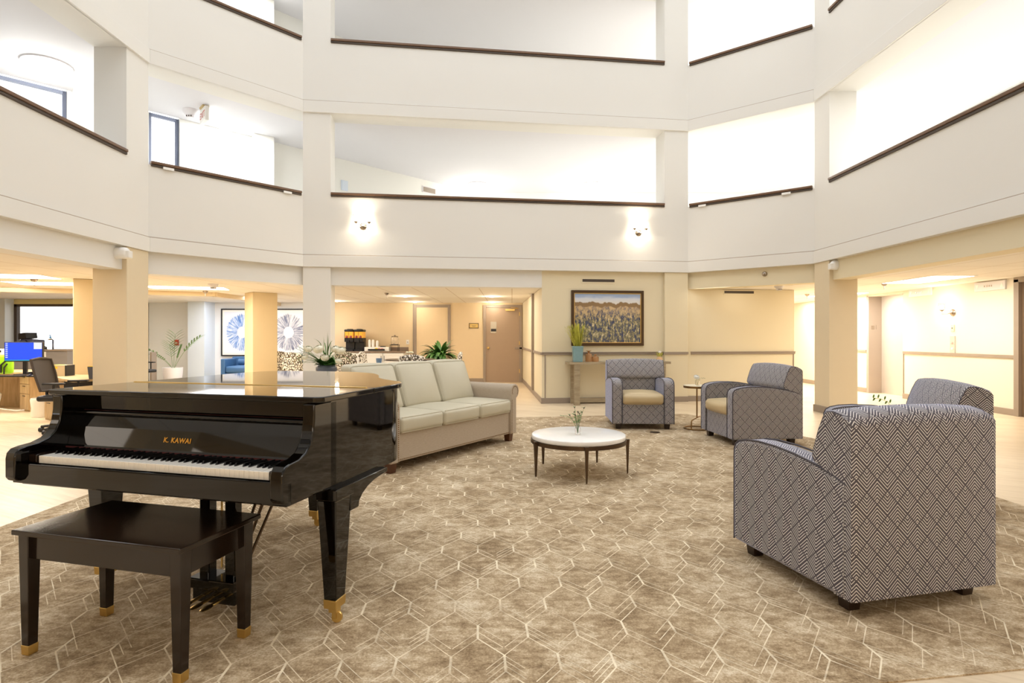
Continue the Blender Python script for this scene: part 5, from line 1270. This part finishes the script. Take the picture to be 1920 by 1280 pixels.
# elevator hall plates
def elplate(name, label, cat, px, py, w, h, mat, t_=.015):
    y_ = XE / ((px - 960) / F); t = thing(name, label, cat, (XE, y_, zat(py, y_)), -math.pi / 2); m = MB(); m.box(-w / 2, w / 2, -t_, 0, -h / 2, h / 2); m.build('plate', M[mat], t, smooth=0, bevel=.003); return t
t = elplate('call_button_panel', 'steel elevator call panel with two round buttons below the wall lamp', 'button panel', 1787, 647, .11, .33, 'steel')
for k, z in enumerate((.04, -.06)): m = MB(); m.lathe([(.02, 0), (.02, .006), (.001, .008)], n=16, M_=Matrix.Translation((0, -.015, z)) @ Matrix.Rotation(math.radians(90), 4, 'X')); m.build('button', M['pink'] if k == 0 else M['paper'], t)
t = elplate('key_switch', 'small yellow plate between the wall lamp and the call panel', 'switch', 1787, 615, .07, .12, 'paint_warm'); m = MB(); m.box(-.01, .01, -.02, -.015, -.01, .01); m.build('switch', M['dark'], t, smooth=0)
for px, py, lab in ((1727, 548, 'white elevator floor indicator near the elevator door'), (1858, 536, 'white elevator floor indicator at the right end of the hall')):
    t = elplate('floor_indicator', lab, 'indicator', px, py, .60, .145, 'potwhite', .03); t['group'] = 'elevator floor indicators'
    for s, up_ in ((-1, -1), (1, 1)):
        m = MB(); c = s * .24; m.add([(c - .035, -.033, -.035 * up_), (c + .035, -.033, -.035 * up_), (c, -.033, .04 * up_), (c - .035, -.03, -.035 * up_), (c + .035, -.03, -.035 * up_), (c, -.03, .04 * up_)], [(0, 1, 2), (3, 5, 4), (0, 3, 4, 1), (1, 4, 5, 2), (2, 5, 3, 0)]); m.build('arrow', M['white_gloss'], t, smooth=0)
    for k in range(4): m = MB(); m.box(-.10 + k * .045, -.08 + k * .045, -.034, -.03, -.012, .015); m.build('digit_lamp', M['nickel'], t, smooth=0)

# cameras on the column heads
def seccam(label, P, ang):
    t = thing('security_camera', label, 'camera', P, ang, 'white camera units on the columns')
    m = MB(); m.rbox(-.17, .14, -.06, .06, -.075, .075, r=.055, n=10); m.build('housing', M['white_gloss'], t, smooth=60)
    m = MB(); m.box(.05, .16, -.05, .05, -.065, .03); m.build('mount', M['white_gloss'], t, smooth=0, bevel=.01)
    m = MB(); m.box(-.23, -.15, -.045, .045, -.045, .035); m.lathe([(.035, 0), (.04, .02), (.001, .03)], n=16, M_=Matrix.Translation((-.14, -.055, -.005)) @ Matrix.Rotation(math.radians(90), 4, 'X')); m.build('lens', M['potwhite'], t, smooth=30)
P = Wp(221, 474, 7.56); seccam('white camera unit at the top of the left column', (P.x, P.y, P.z), math.radians(8))
P = Wp(1575, 497, 8.95); seccam('white camera unit at the top of the right column', (P.x + .0, P.y, P.z), math.radians(172))
# little white label strips under the railings
for i, lvl, s, lab in ((0, 0, .25, 'small white strip under the left second-floor railing, nearer the left column'), (0, 0, 2.05, 'small white strip under the left second-floor railing, nearer the back column'), (2, 0, .28, 'small white strip under the right second-floor railing, nearer the back column'), (2, 0, 1.72, 'small white strip under the right second-floor railing, nearer the right column')):
    m = MB(); a, b, d, n = enorm(i); z = ZB[lvl] + 1.20; P = a + d * s - n * .03
    m.box(-.07, .07, -.008, .008, 0, .035); o = m.build('label_strip', M['white_gloss'], loc=(P.x, P.y, z), rot=math.atan2(d.y, d.x), smooth=0); tag(o, lab, 'label strip', 'label strips under the railings')

# ---------------------------------------------------------------- reception
DT = .64
t = thing('reception_desk', 'oak laminate corner reception desk seen at the far left', 'desk', (0, 0, 0))
def fp(px, py, z): Y = F * (CAMH - z) / (py - HOR); return ((px - 960) / F * Y, Y)
c0 = fp(-60, 697, DT); c1 = fp(39, 697.5, DT); c2 = fp(90, 703, DT); c3 = fp(118, 710, DT); c4 = fp(139, 712, DT); c5 = fp(182, 712, DT)
bk = [(-7.25, 8.95), (-7.35, 10.2), (-11, 10.2), (-11, c0[1])]
top = [c0, c1, c2, c3, c4, (-5.62, 8.25), (-6.3, 8.75)] + bk
m = MB(); m.prism(top, DT - .035, DT); m.build('desk_top', M['oak_top'], t, smooth=0, bevel=.004)
m = MB(); m.prism([(-11, 10.1), (-7.4, 10.1), (-7.4, 10.16), (-11, 10.16)], 0, DT - .035); m.build('rear_panel', M['oak'], t, smooth=0)
def pedestal(px0, pxc, px1, pyb, lab):
    a = Fl(px0, pyb); b = Fl(pxc, pyb + 3); cc = Fl(px1, pyb - 1)
    p = thing('drawer_pedestal', lab, 'cabinet', (0, 0, 0)); d = (Vector((cc.x, cc.y)) - Vector((b.x, b.y)))
    d = d.normalized() * .45; P = [(a.x, a.y), (b.x, b.y), (b.x + d.x, b.y + d.y), (a.x + d.x, a.y + d.y)]
    P = [(a.x, a.y), (b.x, b.y), (b.x + .10, b.y + .5), (a.x + .10, a.y + .5)]
    m = MB(); m.prism(P, .0, DT - .04); m.build('body', M['oak'], p, smooth=0)
    u = Vector((b.x - a.x, b.y - a.y)); L = u.length; u /= L; n = Vector((u.y, -u.x))
    for z0, z1 in ((.03, .28), (.29, .44), (.45, .59)):
        m = MB(); q = [Vector((a.x, a.y)) + u * .01 + n * .015, Vector((a.x, a.y)) + u * (L - .01) + n * .015, Vector((a.x, a.y)) + u * (L - .01), Vector((a.x, a.y)) + u * .01]; m.prism([tuple(k) for k in q], z0, z1); dr = m.build('drawer', M['oak'], p, smooth=0, bevel=.003)
        m = MB(); c = Vector((a.x, a.y)) + u * L / 2 + n * .022; m.tube([(c.x - u.x * .05, c.y - u.y * .05, z1 - .03), (c.x + u.x * .05, c.y + u.y * .05, z1 - .03)], .005, 6); m.build('handle', M['black'], dr)
pedestal(39, 56, 84, 769, 'oak drawer pedestal under the left part of the reception desk')
pedestal(85, 103, 118, 786, 'oak drawer pedestal behind the office chair')
m = MB(); P = [(c3[0] - .02, c3[1] + .04), (c5[0] - .14, c5[1] + .3), (c5[0] - .14, c5[1] + .36), (c3[0] - .02, c3[1] + .1)]; m.prism(P, .35, DT - .035); m.build('modesty_panel', M['black'], t, smooth=0)
# monitor
Y = 8.8; x = (44.5 - 960) / F * Y
t = thing('monitor', 'computer monitor with bright blue screen on the reception desk', 'monitor', (x, Y, DT), math.radians(6)); hw = .262; z1 = zat(642, Y) - DT; z0 = zat(676, Y) - DT
m = MB(); m.box(-hw - .01, hw + .01, -.005, .03, z0 - .015, z1 + .008); m.build('casing', M['black'], t, smooth=0, bevel=.004)
m = MB(); m.box(-hw, hw, -.008, -.004, z0, z1); o = m.build('screen', M['desktop'], t, smooth=0); uv = o.data.uv_layers[0].data
for l in o.data.loops: v_ = o.data.vertices[l.vertex_index].co; uv[l.index].uv = ((v_.x + hw) / (2 * hw), (v_.z - z0) / (z1 - z0))
m = MB(); m.box(-.03, .03, .02, .05, .01, z0 + .05); m.box(-.11, .11, -.06, .09, 0, .012); m.build('stand', M['black'], t, smooth=0, bevel=.003)
def deskthing(name, lab, cat, px, Y, z=DT, rz=0): return thing(name, lab, cat, ((px - 960) / F * Y, Y, z), rz)
t = deskthing('desk_phone', 'black desk phone right of the blue monitor', 'phone', 68, 8.35); m = MB(); m.prism_x([(-.08, 0), (.08, 0), (.08, .06), (-.08, .02)], -.08, .08); m.build('base', M['black'], t, smooth=0, bevel=.004); m = MB(); m.rbox(-.085, -.045, -.08, .08, .045, .075, r=.012, n=6); m.build('handset', M['black'], t)
t = deskthing('keyboard', 'black keyboard in front of the blue monitor', 'keyboard', 20, 8.35); m = MB(); m.box(-.2, .2, -.06, .06, 0, .018); m.build('body', M['black'], t, smooth=0, bevel=.004); m = MB()
for a in range(14):
    for b in range(4): m.box(-.19 + a * .027, -.168 + a * .027, -.05 + b * .026, -.03 + b * .026, .018, .022)
m.build('keys', M['dark'], t, smooth=0)
t = deskthing('tote_bag', 'lime green tote bag hanging at the left edge of the reception', 'bag', 4, 9.0); m = MB(); m.rbox(-.16, .16, -.05, .05, 0, .30, r=.04, bulge=(.01, .03, 0), n=10); m.build('bag_body', M['lime'], t, smooth=60); m = MB(); m.tube([(.05, -.08, .02), (.06, -.09, .14), (.12, -.08, .2)], .012, 6); m.tube([(.1, -.08, .0), (.11, -.09, .1), (.15, -.08, .16)], .01, 6); m.build('strap', M['black'], t)
t = deskthing('label_printer', 'small white desktop printer behind the lime green bag', 'printer', 3, 9.4); m = MB(); m.rbox(-.10, .10, -.1, .1, 0, .38, r=.02, n=6); m.build('body', M['potwhite'], t); m = MB(); m.box(-.07, .08, -.108, -.095, .33, .36); m.box(-.07, .06, -.108, -.095, .24, .255); m.build('slot', M['black'], t, smooth=0)
t = deskthing('file_box', 'pale cardboard file box with yellow folder behind the office chair', 'box', 103, 8.55, DT, .1); m = MB(); m.box(-.21, .20, -.10, .10, 0, .16); m.build('box', plain('beige_card', '#DCC9A6', .7), t, smooth=0); m = MB(); m.box(.20, .215, -.1, .1, 0, .16); m.build('end_panel', M['black'], t, smooth=0); m = MB(); m.box(.0, .09, -.08, .08, .16, .165); m.box(.02, .10, -.105, -.10, .11, .14); m.build('folder', M['yellow'], t, smooth=0)
t = deskthing('folder_holder', 'grey folder holder with yellow edge beside the big column', 'folder', 174.5, 7.9, DT, 0); m = MB(); m.prism_x([(-.03, 0), (.03, 0), (.06, .17), (-.06, .17)], -.035, .05); m.build('holder', plain('grey_plastic', '#5C5F6A', .5), t, smooth=0); m = MB(); m.box(-.03, .05, -.055, .055, .17, .178); m.build('paper_edge', M['yellow'], t, smooth=0)
# service counter with printer and sanitizer
YC = 12.2; zc = zat(655, YC)
t = thing('service_counter', 'grey service counter below the reception window', 'counter', (0, 0, 0)); xa_, xb_ = (-20 - 960) / F * YC, (125 - 960) / F * YC
m = MB(); m.box(xa_, xb_, YC, YC + .6, zc - .03, zc); m.build('counter_top', M['taupe'], t, smooth=0, bevel=.004); m = MB(); m.box(xa_, xb_ - .02, YC + .04, YC + .58, 0, zc - .03); m.build('counter_body', plain('grey_panel', '#8C8784', .6), t, smooth=0)
m = MB(); m.box(xa_ + 1.0, xa_ + 1.17, YC + .02, YC + .04, zc - .16, zc - .05); m.build('notice', M['paper'], t, smooth=0)
t = thing('copier', 'dark office copier with raised feeder on the service counter', 'copier', ((60 - 960) / F * (YC + .3), YC + .3, zc)); m = MB(); m.prism_x([(-.2, 0), (.2, 0), (.2, .2), (-.1, .22), (-.2, .1)], -.16, .12); m.build('body', plain('slate_plastic', '#4B4E66', .45), t, smooth=0, bevel=.01); m = MB(); m.prism_y([(.12, .02), (.02, .27), (.0, .25), (.20, -.02)], -.15, .15); m.build('paper_tray', M['black'], t, smooth=0); m = MB(); m.prism_y([(.21, -.17), (.24, .0), (.36, -.02), (.34, -.17)], -.15, .15); m.build('feeder', M['black'], t, smooth=0)
t = thing('sanitizer_bottle', 'clear pump bottle with blue top on the service counter', 'bottle', ((94.5 - 960) / F * (YC + .2), YC + .2, zc)); m = MB(); m.lathe([(.055, 0), (.06, .01), (.06, .2), (.02, .23), (.018, .24), (.001, .24)], n=20); m.build('body', M['glass'], t); m = MB(); m.lathe([(.02, .24), (.02, .27), (.006, .275), (.006, .3), (.001, .3)], n=14); m.box(-.03, .01, -.008, .008, .295, .31); m.build('pump', plain('blue_plastic', '#2E7FC4', .4), t, smooth=30)
t = thing('bin_bag', 'white waste bag liner in a small bin beside the reception desk', 'waste bin', (*fp(79, 781, 0), 0)); m = MB(); m.lathe([(.10, 0), (.11, .01), (.125, .24)], n=20); m.build('bin', M['black'], t); m = MB(); m.lathe([(.128, .0), (.138, .04), (.134, .14), (.146, .26), (.135, .29), (.128, .27)], n=22, caps=False); m.build('liner', M['petal_w'], t, smooth=60)
# cables under the desk
m = MB(); a = fp(2, 765, .02); b = fp(30, 770, .02); m.tube([(a[0] - .3, a[1], .5), (a[0], a[1], .25), (b[0] - .3, b[1], .06), (b[0], b[1], .02), (b[0] + .05, b[1] + .1, .02)], .012, 6); tag(m.build('power_cable', M['paper']), 'tangled pale cable under the reception desk', 'cable')
# office chair
def officechair(lab, x, y, rz):
    t = thing('office_chair', lab, 'office chair', (x, y, 0), rz, 'black office chairs')
    m = MB()
    for k in range(5):
        a = k * 2 * math.pi / 5 + .3; e = Vector((math.cos(a) * .29, math.sin(a) * .29, .07)); m.tube([(0, 0, .10), tuple(e)], [.028, .016], 8)
    m.build('base', M['black'], t)
    for k in range(5):
        a = k * 2 * math.pi / 5 + .3; m = MB(); m.lathe([(.001, -.025), (.028, -.022), (.03, 0), (.028, .022), (.001, .025)], n=14, M_=Matrix.Translation((math.cos(a) * .29, math.sin(a) * .29, .031)) @ Matrix.Rotation(math.radians(90), 4, 'X')); m.build('caster', M['black'], t)
    m = MB(); m.tube([(0, 0, .09), (0, 0, .41)], .028, 12); m.build('gas_lift', M['nickel'], t)
    m = MB(); m.rbox(-.24, .24, -.24, .22, .41, .48, r=.03, bulge=(0, 0, .01), n=8); m.build('seat', M['black'], t, smooth=60)
    m = MB(); z0, z1 = .54, .93
    def bk(u, z): return (u, .20 + .10 * (z - z0) / (z1 - z0) - .25 * u * u, z)
    m.tube([bk(-.19, z0), bk(-.21, .75), bk(-.20, z1), bk(0, z1 + .015), bk(.20, z1), bk(.21, .75), bk(.19, z0), bk(0, z0 - .01)], .016, 8, closed=True); bf = m.build('back_frame', M['dark'], t)
    m = MB(); N = 6; vs = [bk(-.19 + .38 * i / N, z0 + (z1 - z0) * j / N) for j in range(N + 1) for i in range(N + 1)]; vs2 = [(a, b + .008, c) for a, b, c in vs]
    n1 = N + 1; fs = [(j * n1 + i, j * n1 + i + 1, (j + 1) * n1 + i + 1, (j + 1) * n1 + i) for j in range(N) for i in range(N)]; m.add(vs, fs); m.add(vs2, [f[::-1] for f in fs]); m.build('back_mesh', M['dark'], bf, smooth=60)
    m = MB(); m.tube([(0, .05, .42), (0, .22, .44), (0, .225, .56)], .02, 8); m.build('back_bracket', M['black'], t)
    for s in (-1, 1):
        m = MB(); m.tube([(s * .2, 0, .43), (s * .27, 0, .45), (s * .27, .0, .62)], .014, 8); m.rbox(s * .27 - .035, s * .27 + .035, -.12, .12, .62, .645, r=.012, n=5); m.build('armrest', M['black'], t)
    return t
q = fp(100, 795, 0); oc = officechair('black mesh-backed office chair at the reception desk', -5.74, 7.42, math.radians(100))
dup(oc, ((262 - 960) / F * 13.0, 13.0, 0), math.radians(70), 'black office chair whose edge shows beside the left column, near the bright window')
tag(MB().box(-.02, .02, -.1, .1, 0, zat(660, 13.9)).build('dark_post', M['taupe'], loc=((287.5 - 960) / F * 13.9, 13.9, 0), smooth=0), 'slim grey panel end standing beside the bright window left of the palm', 'panel')

q = Fl(1228, 811.5); t = thing('floor_outlet', 'small dark oval floor outlet cover in the carpet beside the grey armchair by the console', 'floor outlet', (q.x, q.y, CZ))
m = MB(); m.lathe([(.001, 0), (.05, 0), (.048, .006), (.001, .007)], n=24, M_=Matrix.Diagonal((1.3, 1, 1, 1))); m.build('cover', M['bronze'], t); m = MB(); m.box(-.02, .02, -.012, .012, .006, .009); m.build('lid', M['dark'], t, smooth=0)
